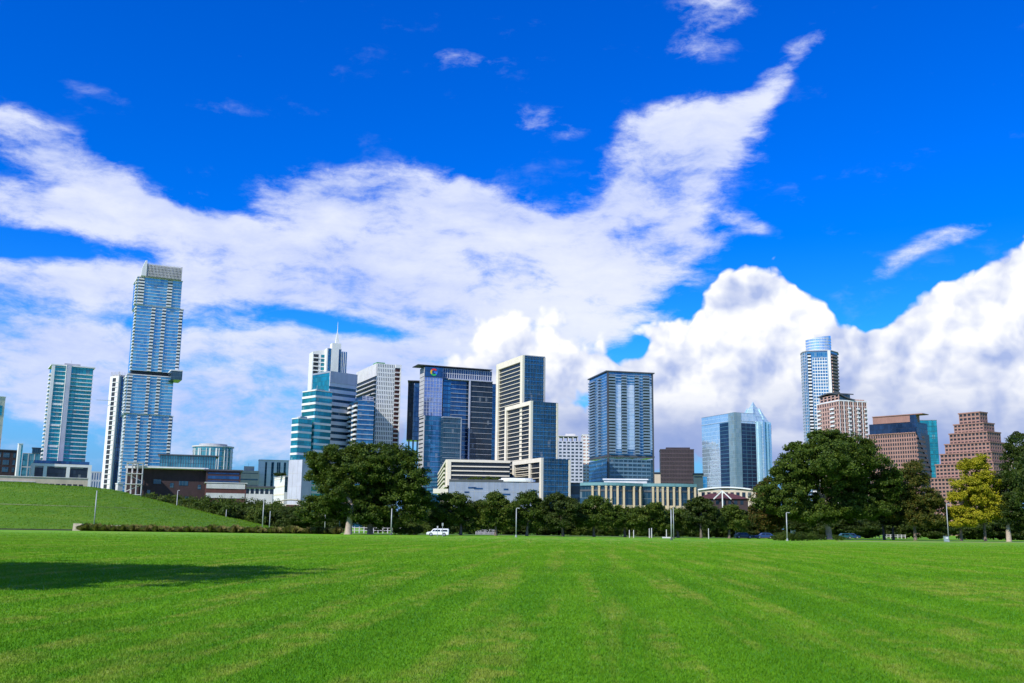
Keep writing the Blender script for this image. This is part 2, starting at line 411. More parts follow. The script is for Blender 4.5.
# tallest tower: stacked, shifted boxes
Y = 800; th0 = 0.36 + .10
f0 = ff(124.3, 171.3, 440, Y, 30, theta=th0)
b = B('stacked_skyscraper', 'tallest tower, pale blue stacked boxes shifted sideways with a louvred crown', f0)
zc, za, zb_, zn, zd = zt(160, 276.5, Y), zt(160, 304.5, Y), zt(158, 370.5, Y), zt(150, 374, Y), zt(148, 413.5, Y)
f1 = ff(137, 181.6, 290, Y - 1, 31, theta=th0); f2 = ff(134.4, 181.4, 338, Y, 31, theta=th0); f3 = ff(126.3, 172.6, 393, Y - 1.5, 31, theta=th0)
for f, z0, z1, n, cols in ((f1, za, zc, 9, ((.0, .17), (.66, .8))), (f2, zb_, za, 20, ((.3, .41), (.53, .64), (.9, 1.0))),
                           (f3, zd, zn, 12, ((.0, .12), (.4, .5), (.62, .73))), (f0, 0, zd, 32, ((.22, .31), (.46, .55), (.9, 1.0)))):
    b.mass('glazing', f, z0 + .05, z1 - .05, G_BLUE)
    b.grid('slab_edges', f.FR, z0 + .1, z1 - .1, WHITE, n, .34, 0, d=.25)
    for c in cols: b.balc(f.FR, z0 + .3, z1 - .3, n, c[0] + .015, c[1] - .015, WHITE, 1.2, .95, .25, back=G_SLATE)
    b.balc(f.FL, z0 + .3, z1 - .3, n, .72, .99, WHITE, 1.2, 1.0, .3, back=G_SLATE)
    m = b.mb(); m.prism(grow(f, .5), z1 - .75, z1 - .06); m.build('floor_plate', WHITE, b.root)
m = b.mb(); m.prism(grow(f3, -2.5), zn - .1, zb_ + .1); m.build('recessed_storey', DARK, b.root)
g = ff(171, 182.3, 376, Y - 1, 20, theta=th0)
m = b.mb(); m.prism(g.poly, zt(176, 379.5, Y), zb_ - .1); m.build('overhang', G_SLATE, b.root)
m = b.mb(); m.prism(grow(g, .3), zb_ - .09, zb_ + 1); m.build('overhang_terrace', WHITE, b.root)
fc = ff(147.5, 182.3, 269, Y - 1, 26, theta=th0); zk = zt(165, 263.5, Y)
m = b.mb(); m.prism(grow(fc, -1.0), zc, zk - 1); m.build('crown_core', CONC, b.root)
m = b.mb()
for F_ in (fc.FR, fc.FL, fc.FE):
    for i in range(int(F_.W / 1.1) + 1): m.fbox(F_, i * 1.1, i * 1.1 + .42, zc, zk, -.3, .1)
    for i in range(5): m.fbox(F_, .05, F_.W - .05, zc + (zk - zc) * (i + .5) / 5 - .15, zc + (zk - zc) * (i + .5) / 5 + .15, -.28, .06)
m.build('crown_louvres', LCONC, b.root)
m = b.mb(); q = fc.FR
for i in range(8):
    t0, t1 = i / 8, (i + 1) / 8
    m.fbox(q, -4.5 + 3.3 * t0 ** 2, -.6, zc + (zk + 2 - zc) * t0, zc + (zk + 2 - zc) * t1 - .01, -3, .6)
m.build('crown_fin', WHITE, b.root)

# dark library with roof terraces
Y = 480; th0 = .30
f = ff(126, 206, 480, Y, 40, theta=th0)
b = B('library', 'low dark brick library with a white roof edge, steel stair tower and glass roof pavilion', f)
z1 = zt(170, 468.6, Y); b.mass('wall', f, 0, z1, BROWN)
m = b.mb(); m.prism(grow(f, .8), z1, z1 + 1.0); m.prism([f.FR.at(f.FR.W * .1, 3.5), f.FR.at(f.FR.W * .98, 3.5), f.FR.at(f.FR.W * .98, .85), f.FR.at(f.FR.W * .1, .85)], z1 + .3, z1 + .95); m.build('roof', WHITE, b.root)
g = ff(160, 216, 460, Y + 12, 16, theta=th0); z2 = zt(186, 455.3, Y + 12)
b.mass('pavilion_glazing', g, z1 + 1, z2, G_TEAL2); b.grid('pavilion_mullions', g.FR, z1 + 1, z2, DSTEEL, 0, .2, 22, .2, .2); b.roof(g, z2, .5, 1.2, DSTEEL, 'pavilion_roof')
g2 = ff(205.8, 240.5, 480, Y + 6, 30, theta=th0); z3 = zt(222, 470.5, Y + 6)
b.mass('upper_wing', g2, 0, z3, BROWN); b.roof(g2, z3, .6, 1.0, DSTEEL, 'upper_wing_roof')
b.grid('upper_wing_glazing', g2.FR, z3 - 5.5, z3 - 1, G_DBLUE, 2, 1.4, 0, d=.12, u0=.05, u1=.95)
g3 = ff(205.2, 246, 491, Y - 5, 30, theta=th0); z4 = zt(226, 483, Y - 5)
b.mass('lower_wing', g3, 0, z4, REDROOF); b.roof(g3, z4, .35, .5, LCONC, 'lower_wing_roof')
for zz in (zt(226, 488.5, Y - 5), zt(226, 498, Y - 5)):
    m = b.mb()
    for i in range(44): m.fbox(g3.FR, .4 + i * (g3.FR.W - .9) / 44, .75 + i * (g3.FR.W - .9) / 44, zz, zz + 2.3, -.1, .25)
    m.build('louvre_band', LCONC, b.root)
random.seed(3)
for (u, v, w) in ((.12, .72, 2.2), (.27, .55, 1.4), (.34, .74, 3.4), (.46, .3, 2.4), (.55, .68, 1.6), (.66, .72, 4.2), (.75, .45, 1.6), (.83, .22, 2.4), (.9, .66, 1.5), (.21, .25, 1.8), (.62, .4, 1.5)):
    m = b.mb(); m.fbox(f.FR, f.FR.W * u, f.FR.W * u + w, z1 * v, z1 * v + 2.1, -.1, .12); w_ = m.build('window', G_SLATE, b.root)
g4 = ff(126, 142, 476, Y - 9, 8, theta=th0); z5 = zt(134, 462.5, Y - 9)
m = b.mb()
for i in range(4):
    for d in (0, -6): u = g4.FR.W * i / 3; m.fbox(g4.FR, u - .16, u + .16, 0, z5, d - .32, d)
for i in range(6): z = z5 * (i + 1) / 6; m.fbox(g4.FR, -.2, g4.FR.W + .2, z - .25, z, -6.5, .25)
for i in range(5):
    z = z5 * (i + .5) / 6
    p, q = g4.FR.at(.3, -3), g4.FR.at(g4.FR.W - .3, -3)
    m.tube([(*p, z - 1), (*q, z + 2)] if i % 2 else [(*p, z + 2), (*q, z - 1)], [.22, .22], 4)
m.build('steel_stair', LCONC, b.root)

# round glass building
Y = 640; cx, _ = P(212.5, 455, Y).xy; z1 = zt(212, 446.2, Y)
f = ff(192, 233, 456, Y, 20, .0)
b = B('round_building', 'drum shaped teal glass building rising behind the dark library', f)
rx = f.FR.W / 2; c = f.c
ring = lambda k, n=40: [c + f.r * math.cos(2 * PI * i / n) * rx * k + f.l * math.sin(2 * PI * i / n) * 11 * k for i in range(n)]
m = b.mb(); m.prism(ring(1), 0, z1); m.build('glazing', G_TEAL2, b.root)
m = b.mb(); m.prism(ring(1.05), z1 + .01, z1 + .8); m.build('roof', LCONC, b.root)
rp = ring(1.0, 40)
m = b.mb()
for i in range(21, 40, 1):
    if i % 3 == 0: continue
    p = rp[i]; fa = Face(p - f.r * .4, p + f.r * .4); m.fbox(fa, 0, .45 + .5 * (i % 2), z1 - 14 - 3 * (i % 3), z1 - 1, -.3, .5)
m.build('white_fins', WHITE, b.root)
m = b.mb()
for k in range(8): m.prism(ring(1.02), z1 - 3 - 3.2 * k, z1 - 2.75 - 3.2 * k)
m.build('slab_edges', STEEL, b.root)
m = b.mb(); m.prism(ring(.7), z1 + .8, z1 + 2.2); m.build('roof_plant', CONC, b.root)

# background pieces between the library and the stepped tower
f = ff(238, 259, 478, 880, 14, 0); z1 = zt(248, 470.5, 880)
b = B('beige_block', 'hazy beige block behind the library and the white striped block', f)
b.mass('wall', f, 0, z1, BEIGE); b.grid('window_bands', f.FR, 0, z1 - 2, G_SLATE, 8, 1.2, 0, d=.1, u0=.05, u1=.95); b.pent(f, z1, 4, .5, BEIGE)
f = ff(244, 273, 490, 600, 14, 0); z1 = zt(258, 486, 600)
b = B('low_shed', 'low dark roofed shed with a white front below the white striped block', f)
b.mass('wall', f, 0, z1 - 1, LCONC); b.roof(f, z1 - 1, 1.0, 1.2, DSTEEL)
for i in range(6): m = b.mb(); m.fbox(f.FR, 1 + i * 2.8, 2.9 + i * 2.8, z1 - 4.5, z1 - 1.6, -.1, .1); m.build('window', G_BLACK, b.root)
f = ff(258.3, 289.5, 475, 900, 16, .05); z1 = zt(274, 460.3, 900)
b = B('striped_block', 'white block with tall dark window stripes beyond the shed', f)
b.mass('wall', f, 0, z1, WHITE)
for q, w in ((.2, .06), (.4, .08), (.58, .05), (.64, .05), (.8, .07)):
    m = b.mb(); m.fbox(f.FR, f.FR.W * q, f.FR.W * (q + w), 0, z1 - 1.5, -.1, .1); m.build('window_strip', G_SLATE, b.root)
b.roof(f, z1, .6, .3, LCONC); b.grid('joints', f.FR, 0, z1, LCONC, 9, .2, 0, d=.06)
f = fp(274, 284.5, 287.5, 487, 700, .25); z1 = zt(283, 476.5, 700)
b = B('small_office', 'small white and yellowish office with planted roof beside the grey concrete slab', f)
b.mass('wall', f, 0, z1, WHITE); b.grid('bands', f.FL, 0, z1 - 1, CREAM, 6, 1.0, 0, d=.15); b.grid('side_glazing', f.FR, 0, z1 - .5, G_SLATE, 1, 20, 0, d=.1); b.roof(f, z1, .5, .3, LCONC)

# stepped teal office
Y = 680; fM = fp(311, 328, 355.2, 410, Y, .62); th0 = fM.theta
b = B('stepped_office', 'stepped teal glass office with white bands, rising in three terraces', fM)
zM = zt(328, 371.5, Y)
b.mass('glazing', fM, 0, zM, G_TEAL)
fl = (zM - 0) / 38
m = b.mb(); m.fbox(fM.FR, .1, fM.FR.W - .1, 0, zM - 1, -.1, .12); m.build('band_glazing', G_SLATE, b.root)
b.grid('white_bands', fM.FR, 0, zM, solid('silver_panel', (.6, .62, .68), .5, .06), 24, zM / 24 * .56, 0, d=.5)
m = b.mb(); m.fbox(fM.FR, .05, fM.FR.W + .3, zM - 7.5, zM + .4, -.2, .75); m.build('parapet', LILAC, b.root)
fm = fp(301.2, 314.5, 331, 420, Y - 16, theta=th0); zm = zt(314, 389.5, Y - 16)
b.mass('terrace_glazing', fm, 0, zm, G_TEAL)
for F_ in (fm.FL, fm.FR): b.grid('white_bands', F_, 0, zm, WHITE, 20, 1.5, 0, d=.35)
fl_ = fp(291, 297.5, 311, 440, Y - 26, theta=th0); zl = zt(297, 417.5, Y - 26)
b.mass('terrace_glazing', fl_, 0, zl, G_TEAL)
for F_ in (fl_.FL, fl_.FR): b.grid('white_bands', F_, 0, zl, WHITE, 15, 1.4, 0, d=.35)
fb = fp(288, 301.5, 311.5, 480, Y - 34, theta=th0); zb = zt(301, 459.5, Y - 34)
b.mass('concrete_base', fb, 0, zb, LILAC); b.grid('joints', fb.FL, 0, zb, CONC, 5, .15, 3, .15, .05)
for F_, z in ((fM, zM), (fm, zm), (fl_, zl)): b.pent(F_, z, 1.2, .5)
m = b.mb(); m.fbox(fM.FL, .05, fM.FL.W, zM - .8, zM + .4, -.2, .3); m.build('parapet', STEEL, b.root)

# spire tower
Y = 1000; f = ff(326.5, 341.5, 360, Y, 16, .25)
b = B('spire_tower', 'white tower with a needle spire rising behind the stepped teal office', f)
th0 = f.theta
zc = zt(336, 342.5, Y); b.mass('wall', f, 0, zt(332, 348, Y), WHITE)
b.grid('glass_strip', f.FR, 0, zt(332, 348.3, Y), G_BLUE, 1, 400, 0, d=.15, u0=.08, u1=.28)
b.grid('glass_strip', f.FR, 0, zt(332, 348.3, Y), G_MBLUE, 1, 400, 0, d=.15, u0=.8, u1=.93)
g = ff(332, 341, 350, Y + 2, 9, theta=th0); b.mass('core', g, 0, zc, WHITE)
g = ff(335.8, 339.6, 340, Y + 4, 4, theta=th0)
m = b.mb(); zt0, zt1, zt2 = zc, zt(338, 331.5, Y), zt(338, 320.5, Y); c = g.c
m.hexa([(*p, zt0) for p in g.poly] + [(*(c + (p - c) * .28), zt1) for p in g.poly]); m.tube([(*c, zt1 - 1), (*c, zt2)], [.45, .12], 6); m.build('spire', WHITE, b.root)
g = ff(312.6, 326.5, 360, Y + 3, 16, theta=th0); zz = zt(320, 354, Y + 3)
m = b.mb(); m.prism(g.poly, 0, zz, [zz + 2.5, zz + 6, zz + 6, zz + 2.5]); m.build('side_wing', WHITE, b.root)
b.balc(g.FR, 0, zz, 40, .06, .42, WHITE, .8, .6, .5); b.balc(g.FR, 0, zz, 40, .6, .85, WHITE, .8, .6, .5, back=G_TEAL)
g = ff(341.5, 347, 360, Y + 3, 14, theta=th0); b.mass('east_wing', g, 0, zt(344, 351, Y), G_MBLUE); b.grid('fins', g.FR, 0, zt(344, 351, Y), WHITE, 0, .3, 3, .5, .3)

# white lattice tower
Y = 700; f = fp(356, 376, 399.5, 400, Y, .30); th0 = f.theta
b = B('lattice_tower', 'white gridded tower with dark balcony floors on its left and a green roof cover', f)
z1 = zt(376, 363.2, Y); zg = zt(376, 446, Y)
b.mass('glazing', f, 0, z1 - .3, G_SLATE)
b.grid('lattice', f.FR, 0, z1, WHITE, 36, .95, 10, .72, .3, u0=0, u1=.76)
b.balc(f.FR, 0, z1 - 3, 36, .77, .97, LCONC, 1.0, .6, .35, back=REDROOF)
m = b.mb(); m.fbox(f.FR, f.FR.W * .975, f.FR.W + .2, 0, z1, -.2, 1.3); m.fbox(f.FR, f.FR.W * .765, f.FR.W * .975, z1 - 2.4, z1, -.2, 1.2); m.build('edge_pier', WHITE, b.root)
m = b.mb(); m.fbox(f.FL, .05, f.FL.W, z1 - 9, z1, -.2, .6); m.build('blank_parapet', LCONC, b.root)
b.balc(f.FL, 0, z1 - 9.2, 34, .02, .97, LCONC, 1.6, .2, .4)
g = fp(343.5, 357.5, 373.5, 420, Y - 28, theta=th0); zz = zt(358, 400, Y - 28); z2 = zt(366, 394.5, Y - 28)
b.mass('lower_glazing', g, 0, zz, G_MBLUE)
b.balc(g.FL, 0, zz - 1, 26, .03, .55, WHITE, 1.3, .9, .4); b.balc(g.FL, 0, zz - 1, 26, .7, .97, WHITE, 1.3, .9, .4)
b.grid('slab_edges', g.FR, 0, zz, LILAC, 26, .5, 0, d=.35)
g5 = fp(352, 362, 373, 410, Y - 20, theta=th0); b.mass('lower_upper_step', g5, zz, z2, G_DBLUE); b.grid('slab_edges', g5.FR, zz, z2, LILAC, 3, .6, 3, .4, .3)
c = f.N + f.l * 5 + f.r * 1.2
m = b.mb(); m.prism([c, c + f.r * 6, c + f.r * 6 + f.l * 9, c + f.l * 9], z1, z1 + 1.6); m.build('roof_cover', GREENC, b.root)
b.pent(f, z1 - .3, 1.0, .5)

# tall dark blue office with plate roof
Y = 690; fa = ff(424.2, 442, 410, Y, 11, .30); th0 = fa.theta
def onl(px, dd=0):         # depth of the facade line at this column
    q = ray(px, 410); k = q.x / q.y; t = (k * fa.N.y - fa.N.x) / (fa.r.x - k * fa.r.y); return (fa.N + fa.r * t).y + dd
b = B('glass_office', 'dark blue glass office slab with a thin overhanging roof and a coloured ring logo', fa)
zr = zt(455, 368.2, onl(455)); z1 = zr - .5
fA = ff(424.2, 442.3, 390, Y, 11, theta=th0); fAl = ff(424.2, 442.3, 435, Y - 1.2, 12.2, theta=th0)
zs = zt(433, 415.5, Y)
b.mass('upper_glazing', fA, zs, z1 - 7, G_VIOLET); b.mass('lower_glazing', fAl, 0, zs - .1, G_MBLUE)
b.grid('slab_edges', fAl.FR, 0, zs, G_VIOLET, 22, .25, 0, .16, .12); b.grid('slab_edges', fA.FR, zs, z1 - 7, LILAC, 11, .25, 6, .16, .15)
m = b.mb(); m.fbox(fA.FL, .02, fA.FL.W, zs, z1 - .3, -.2, .25); m.fbox(fAl.FL, .02, fAl.FL.W, 0, zs - .05, -.2, .25); m.build('side_wall', CONC, b.root)
b.grid('joints', fA.FL, 0, z1 - 1, DSTEEL, 38, .3, 0, d=.32)
fT = ff(424.6, 491.8, 376, Y + 1.5, 10, theta=th0)
zt_ = zt(458, 380, onl(458))
b.mass('upper_storeys', fT, zt_, z1 + .3, G_DBLUE); b.grid('louvres', fT.FR, zt_ + 1, z1, LILAC, 2, .4, 30, .45, .4)
m = b.mb(); m.fbox(fA.FR, .03, fA.FR.W - .03, z1 - 7, z1 - .2, -.5, .4); m.build('sign_wall', G_DBLUE, b.root)
fM = ff(442.3, 469.5, 420, onl(442.3, 3), 12, theta=th0); b.mass('middle_glazing', fM, 0, zt_, G_DBLUE); b.grid('slab_edges', fM.FR, 0, zt_, STEEL, 34, .4, 0, d=.5, u0=.28, u1=1); b.grid('slab_edges', fM.FR, 0, zt_, G_MBLUE, 34, 2.4, 0, d=.3, u0=0, u1=.27)
fL = ff(442.8, 461, 440, onl(442.8, -6), 20, theta=th0); zl = zt(452, 418, onl(452, -6)); b.mass('front_glazing', fL, 0, zl, G_SLATE); b.grid('slab_edges', fL.FR, 0, zl, STEEL, 22, .28, 0, .22, .3)
m = b.mb(); m.fbox(fL.FR, -.1, fL.FR.W + .1, zl, zl + .8, -20, .5); m.fbox(fL.FR, fL.FR.W - .5, fL.FR.W + .1, 0, zl, -.2, .5); m.build('front_frame', STEEL, b.root)
fR = ff(469.5, 492, 420, onl(469.5), 14, theta=th0); zq = zt(481, 381.5, onl(481)); b.mass('dark_glazing', fR, 0, zq, G_BLACK); b.grid('slab_edges', fR.FR, 0, zq, CONC, 28, .28, 0, .2, .3)
m = b.mb(); m.fbox(fR.FR, -.9, .1, 0, zq + .5, -.2, .8); m.fbox(fR.FR, -16, fR.FR.W, zq, zq + .6, -3, .7); m.build('edge_frame', LILAC, b.root)
fE = ff(492, 497, 420, onl(492, 6), 20, theta=th0); b.mass('east_glazing', fE, 0, zt(494, 384, onl(494, 6)), G_MBLUE); b.grid('slab_edges', fE.FR, 0, zt(494, 384, onl(494, 6)), G_DBLUE, 34, .5, 0, d=.2)
m = b.mb()
A0 = P(417.5, 364.8, onl(417.5)); B0 = P(492, 370.0, onl(492))
fr = Face((A0.x, A0.y), (B0.x, B0.y)); m.fbox(fr, 0, fr.W, zr + .35, zr + .85, -13, .9); m.build('roof', DSTEEL, b.root)
m = b.mb()
for i in range(9): m.fbox(fr, 2 + i * (fr.W - 4) / 8, 2.3 + i * (fr.W - 4) / 8, z1 - .5, zr + .4, -2, -1.6)
m.build('roof_posts', DSTEEL, b.root)
# four-colour ring logo
def arc(a0, a1, r0, r1, c, face, d=.55):
    n = 8; m = b.mb(); vs = []
    for i in range(n + 1):
        a = math.radians(a0 + (a1 - a0) * i / n)
        for r in (r0, r1):
            for dd in (d, d - .2):
                q = face.at(c[0] + r * math.cos(a), dd); vs.append((*q, c[1] + r * math.sin(a)))
    fs = []
    for i in range(n):
        k = i * 4; fs += [(k, k + 2, k + 6, k + 4), (k + 1, k + 5, k + 7, k + 3), (k + 2, k + 3, k + 7, k + 6), (k, k + 4, k + 5, k + 1)]
    fs += [(0, 1, 3, 2), (n * 4, n * 4 + 2, n * 4 + 3, n * 4 + 1)]
    m.add(vs, fs); return m
lc = (fA.FR.W * .5, z1 - 3.5)
lg = arc(40, 140, 1.5, 2.6, lc, fA.FR).build('logo', solid('logo_red', (0.75, 0.04, 0.03), .5, 0), b.root)
arc(140, 215, 1.5, 2.6, lc, fA.FR).build('logo_yellow', solid('logo_yel', (0.8, 0.5, 0.02), .5, 0), lg)
arc(215, 320, 1.5, 2.6, lc, fA.FR).build('logo_green', solid('logo_grn', (0.03, 0.45, 0.1), .5, 0), lg)
k = arc(320, 362, 1.5, 2.6, lc, fA.FR); k.fbox(fA.FR, lc[0] + .1, lc[0] + 2.6, lc[1] - .45, lc[1] + .5, .3, .62); k.build('logo_blue', solid('logo_blu', (0.05, 0.2, 0.8), .5, 0), lg)
# rear-left slab on legs
f = ff(407.3, 419.5, 410, Y + 30, 14, theta=.08)
b = B('blue_slab_wing', 'dark blue slab raised on legs behind the left edge of the dark blue office', f)
z0, z1 = zt(412, 440, Y + 30), zt(412, 383, Y + 30)
b.mass('glazing', f, z0, z1, G_DBLUE); b.grid('dark_side', f.FR, z0, z1, G_BLACK, 1, 400, 0, d=.2, u0=0, u1=.48)
m = b.mb(); m.fbox(f.FR, f.FR.W * .5, f.FR.W * .54, z0, z1, -.1, .4); m.build('edge_fin', STEEL, b.root)
m = b.mb(); m.fbox(f.FR, -.3, f.FR.W + 2, z1 + 1.2, z1 + 1.8, -14, 1.5); m.fbox(f.FR, 2, f.FR.W, z1, z1 + 1.2, -12, -1); m.build('roof', DSTEEL, b.root)
for q in (.2, .55, .9):
    m = b.mb(); m.fbox(f.FR, f.FR.W * q - .6, f.FR.W * q + .6, 0, z0, -3, -1.8); m.build('leg', CONC, b.root)

# cream stepped tower
Y = 575; fT = fp(497.6, 524, 544.8, 410, Y, .42); th0 = fT.theta
b = B('cream_stepped_tower', 'tallest of the cream framed blocks, stepped tower with slate glass right faces', fT)
fS = fp(506.6, 532.6, 557.6, 430, Y - 14, theta=th0); fP = fp(514.3, 543.2, 570, 475, Y - 28, theta=th0)
for f, xt, yt, n, nm in ((fT, 524, 355.2, 41, ''), (fS, 532.6, 400.8, 30, 'step_'), (fP, 543.2, 457.8, 13, 'podium_')):
    z1 = zt(xt, yt, f.Y)
    b.mass(nm + 'glazing', f, 0, z1 - .25, G_SLATE)
    b.frame(nm + 'frame', f.FL, 0, z1, CREAM, 2.2 if nm else 3.2, 2.2 if nm else 3.6, 1.3)
    W = f.FL.W
    b.balc(f.FL, .1, z1 - (2.4 if nm else 3.8), n, 2.4 / W, 1 - 3.4 / W, CREAM, .7, .12, .2, back=G_WIN)
    b.grid(nm + 'mullions', f.FR, 0, z1 - .3, G_MBLUE, n, .35, 7, .15, .2)
    m = b.mb(); m.fbox(f.FR, f.FR.W - .9, f.FR.W + .1, 0, z1 - .5, -.2, .6 if nm else .35); m.build(nm + 'edge_pier', CREAM if nm else CONC, b.root)
    b.pent(f, z1 - .3, 2.0 if not nm else .8, .45)
z1 = zt(524, 355.2, Y)
b.balc(fT.FE, 0, z1 - 2, 41, .1, .9, CREAM, 1.2, .9)
m = b.mb(); m.fbox(fT.FR, .2, fT.FR.W, z1 - .3, z1 + .2, -14, .3); m.build('roof', CONC, b.root)

# low cream terrace block and pale gallery with roof garden
Y = 545; f = fp(433.8, 447.2, 507, 470, Y, .95)
f = fp(433.8, 447.2, 510, 470, Y, .8, theta=.10)
b = B('cream_terrace_block', 'low long cream framed terrace block at the foot of the cream stepped tower', f)
z1 = zt(447, 459.5, Y); zb = zt(447, 485, Y)
b.mass('glazing', f, zb, z1 - .3, G_SLATE); b.mass('base', f, 0, zb - 1, DSTEEL, -1.5)
b.frame('frame', f.FR, zb, z1, CREAM, 2.0, 1.3, 1.0, right=False, bottom=.2)
b.balc(f.FR, zb + .2, z1 - 1.4, 5, 2.2 / f.FR.W, .99, CREAM, .8, .3, .3, back=G_WIN)
b.frame('end_frame', f.FL, zb, z1, CREAM, .9, 1.3, .9, left=False, bottom=1.0); b.balc(f.FL, zb + .2, z1 - 1.4, 5, .02, .9, CREAM, .9, .8, .35, back=G_BLACK)
b.roof(f, z1 - .3, .3, -.4, CONC)
g = ff(433, 448, 494, Y - 12, 12, theta=.0); m = b.mb(); m.prism(g.poly, zt(440, 494, Y), zt(440, 489.5, Y)); m.build('porch_canopy', CREAM, b.root)
m = b.mb(); m.fbox(g.FR, g.FR.W * .5, g.FR.W, 0, zt(440, 494.1, Y), -3, -.1); m.build('porch_wall', CREAM, b.root)
Y = 500; f = ff(449, 539, 490, Y, 30, -.03)
GALP = solid('shaded_pale_panels', (.24, .28, .37), .5, .12)  # pale panels darkened to blue grey, the front's shade put into the colour
b = B('panel_gallery', 'low panelled gallery, toned blue grey for its shade, with a planted roof and rounded white canopy', f)
z1 = zt(494, 482.2, Y); b.mass('wall', f, 0, z1, GALP); b.grid('panel_joints', f.FR, 0, z1, CONC, 5, .12, 14, .1, .05)
random.seed(5)
for i in range(13):
    m = b.mb(); u = random.uniform(.03, .92) * f.FR.W; z = z1 * random.uniform(.25, .9); m.fbox(f.FR, u, u + random.uniform(2, 5), z, z + .8, -.1, .08); m.build('slot_window', G_DBLUE, b.root)
m = b.mb(); m.fbox(f.FR, 0, f.FR.W * .6, z1, z1 + 1.2, -.5, .1); m.build('parapet', DSTEEL, b.root)
m = b.mb(); c = P(517, 481, Y - 1); n = 20
for k, (s, a, h) in enumerate(((1, 0, 1.1), (.86, 1.1, 1.8))):
    m.prism([(c.x + 9.2 * s * math.copysign(abs(math.cos(2 * PI * i / n)) ** .6, math.cos(2 * PI * i / n)), c.y + 4 + 4 * s * math.sin(2 * PI * i / n)) for i in range(n)], z1 + .4 + a, z1 + .4 + h)
m.build('rounded_canopy', WHITE, b.root)
GALLERY_TOP = (z1, Y)

# blocks behind, right of the cream tower
f = ff(558.3, 583, 460, 900, 20, .05); z1 = zt(570, 441, 900)
b = B('concrete_frame_block', 'pale grey block with an open concrete frame top right of the cream tower', f)
b.mass('glazing', f, 0, z1, G_SLATE); b.grid('slab_edges', f.FR, 0, z1, LILAC, 26, 1.5, 6, 1.3, .4)
m = b.mb()
for i in range(6):
    for d in (-.7, -9, -17): m.fbox(f.FR, i * (f.FR.W - .8) / 5, i * (f.FR.W - .8) / 5 + .8, z1, z1 + 4.2, d - .8, d)
m.fbox(f.FR, 0, f.FR.W * .8, z1 + 4.2, z1 + 4.8, -20, 0); m.fbox(f.FR, f.FR.W * .3, f.FR.W * .7, z1 + 4.8, z1 + 7, -16, -5); m.build('open_frame', LCONC, b.root)
f = ff(582.5, 590, 460, 940, 18, .05); z1 = zt(586, 435.3, 940)
b = B('pinkish_tower', 'narrow pinkish white tower squeezed beside the blue balcony tower', f)
b.mass('wall', f, 0, z1, PINKL); b.grid('bands', f.FR, 0, z1, WHITE, 28, 1.6, 2, 1.2, .3); b.roof(f, z1, 1, .4, LCONC)
f = ff(569, 592, 490, 560, 16, 0); z1 = zt(580, 483.5, 560)
b = B('dark_low_block', 'low near-black block between the cream podium and the columned building', f)
b.mass('wall', f, 0, z1, DSTEEL); b.grid('glazing_bands', f.FR, 0, z1 - .6, G_SLATE, 4, 1.8, 0, d=.1); b.roof(f, z1, .4, .3, DSTEEL)

# blue balcony tower
Y = 640; f = fp(589.4, 607.3, 653.2, 420, Y, .32)
b = B('balcony_tower', 'blue glass apartment tower with four dark balcony columns above a plainer base', f)
z1 = zt(607, 371.8, Y); zm = zt(607, 453.5, Y); zp = zt(607, 457, Y)
b.mass('glazing', f, zp, z1, G_MBLUE); b.mass('base_glazing', f, 0, zm - 3.2, G_SLATE, .25)
m = b.mb(); m.prism(grow(f, .45), zm - 2.1, zm - .9); m.build('belt_course', DSTEEL, b.root)
n = 27; BRAIL = solid('blue_grey_rail', (.17, .25, .34), .4, .1)
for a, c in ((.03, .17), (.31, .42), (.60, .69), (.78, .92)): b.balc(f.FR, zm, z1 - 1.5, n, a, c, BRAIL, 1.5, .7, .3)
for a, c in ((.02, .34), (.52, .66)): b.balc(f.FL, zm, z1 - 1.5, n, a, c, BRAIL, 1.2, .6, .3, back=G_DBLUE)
for F_ in (f.FR, f.FL): b.grid('slab_edges', F_, zm, z1 - 1.4, G_PALE, n, .35, 0, d=.12)
b.grid('base_bands', f.FR, 0, zm - 3.3, solid('blue_spandrel', (.12, .22, .32), .4), 18, 1.0, 9, .3, .45, u0=.04, u1=.93)
b.grid('base_bands', f.FL, 0, zm - 3.3, G_MBLUE, 18, 1.3, 3, .3, .4)
m = b.mb(); m.fbox(f.FR, -.2, .9, 0, z1 - .1, -.2, .7); m.fbox(f.FR, f.FR.W - .7, f.FR.W + .1, 0, z1 - .1, -.2, .7); m.build('corner_pier', DSTEEL, b.root)
m = b.mb(); m.prism(grow(f, 1.0), z1 + .02, z1 + .75); m.build('roof', DSTEEL, b.root)
for a, c in ((.19, .30), (.43, .59), (.93, .985)): b.grid('light_panes', f.FR, zm + 3, z1 - 8, G_PALE, 18, 2.2, 0, d=.1, u0=a, u1=c)
b.pent(f, z1 + .7, 1.2, .4)

# columned building with a wavy front
Y = 470
cols = [592.5, 599, 606, 611, 617.5, 623.8, 633.8, 640, 653, 657.5, 662.8, 667.6, 673.9, 679.9, 688.6, 695]
f = ff(580, 697, 495, Y, 22, 0)
b = B('columned_building', 'long low curved building with cream columns and teal glazing behind the tree row', f)
TAN_ = solid('tan_stone', (.54, .43, .28), .85, .1)
def wave(px):
    t = (px - 580) / 117
    return Y - 7 * math.sin(PI * min(1, t / .55)) if t < .55 else Y - 3 * math.sin(PI * (t - .55) / .45)
xs = [580 + i * 117 / 26 for i in range(27)]
front = [P(x, 495, wave(x)).xy for x in xs]
z1 = zt(640, 483.5, Y); zc = zt(640, 486.5, Y); zb = zt(640, 491, Y)
back = [P(697, 495, Y + 24).xy, P(580, 495, Y + 24).xy]
m = b.mb(); m.prism(front + back, 0, zc); m.build('glazing', G_SLATE, b.root)
off = lambda e: [P(x, 495, wave(x) - e).xy for x in xs] + back
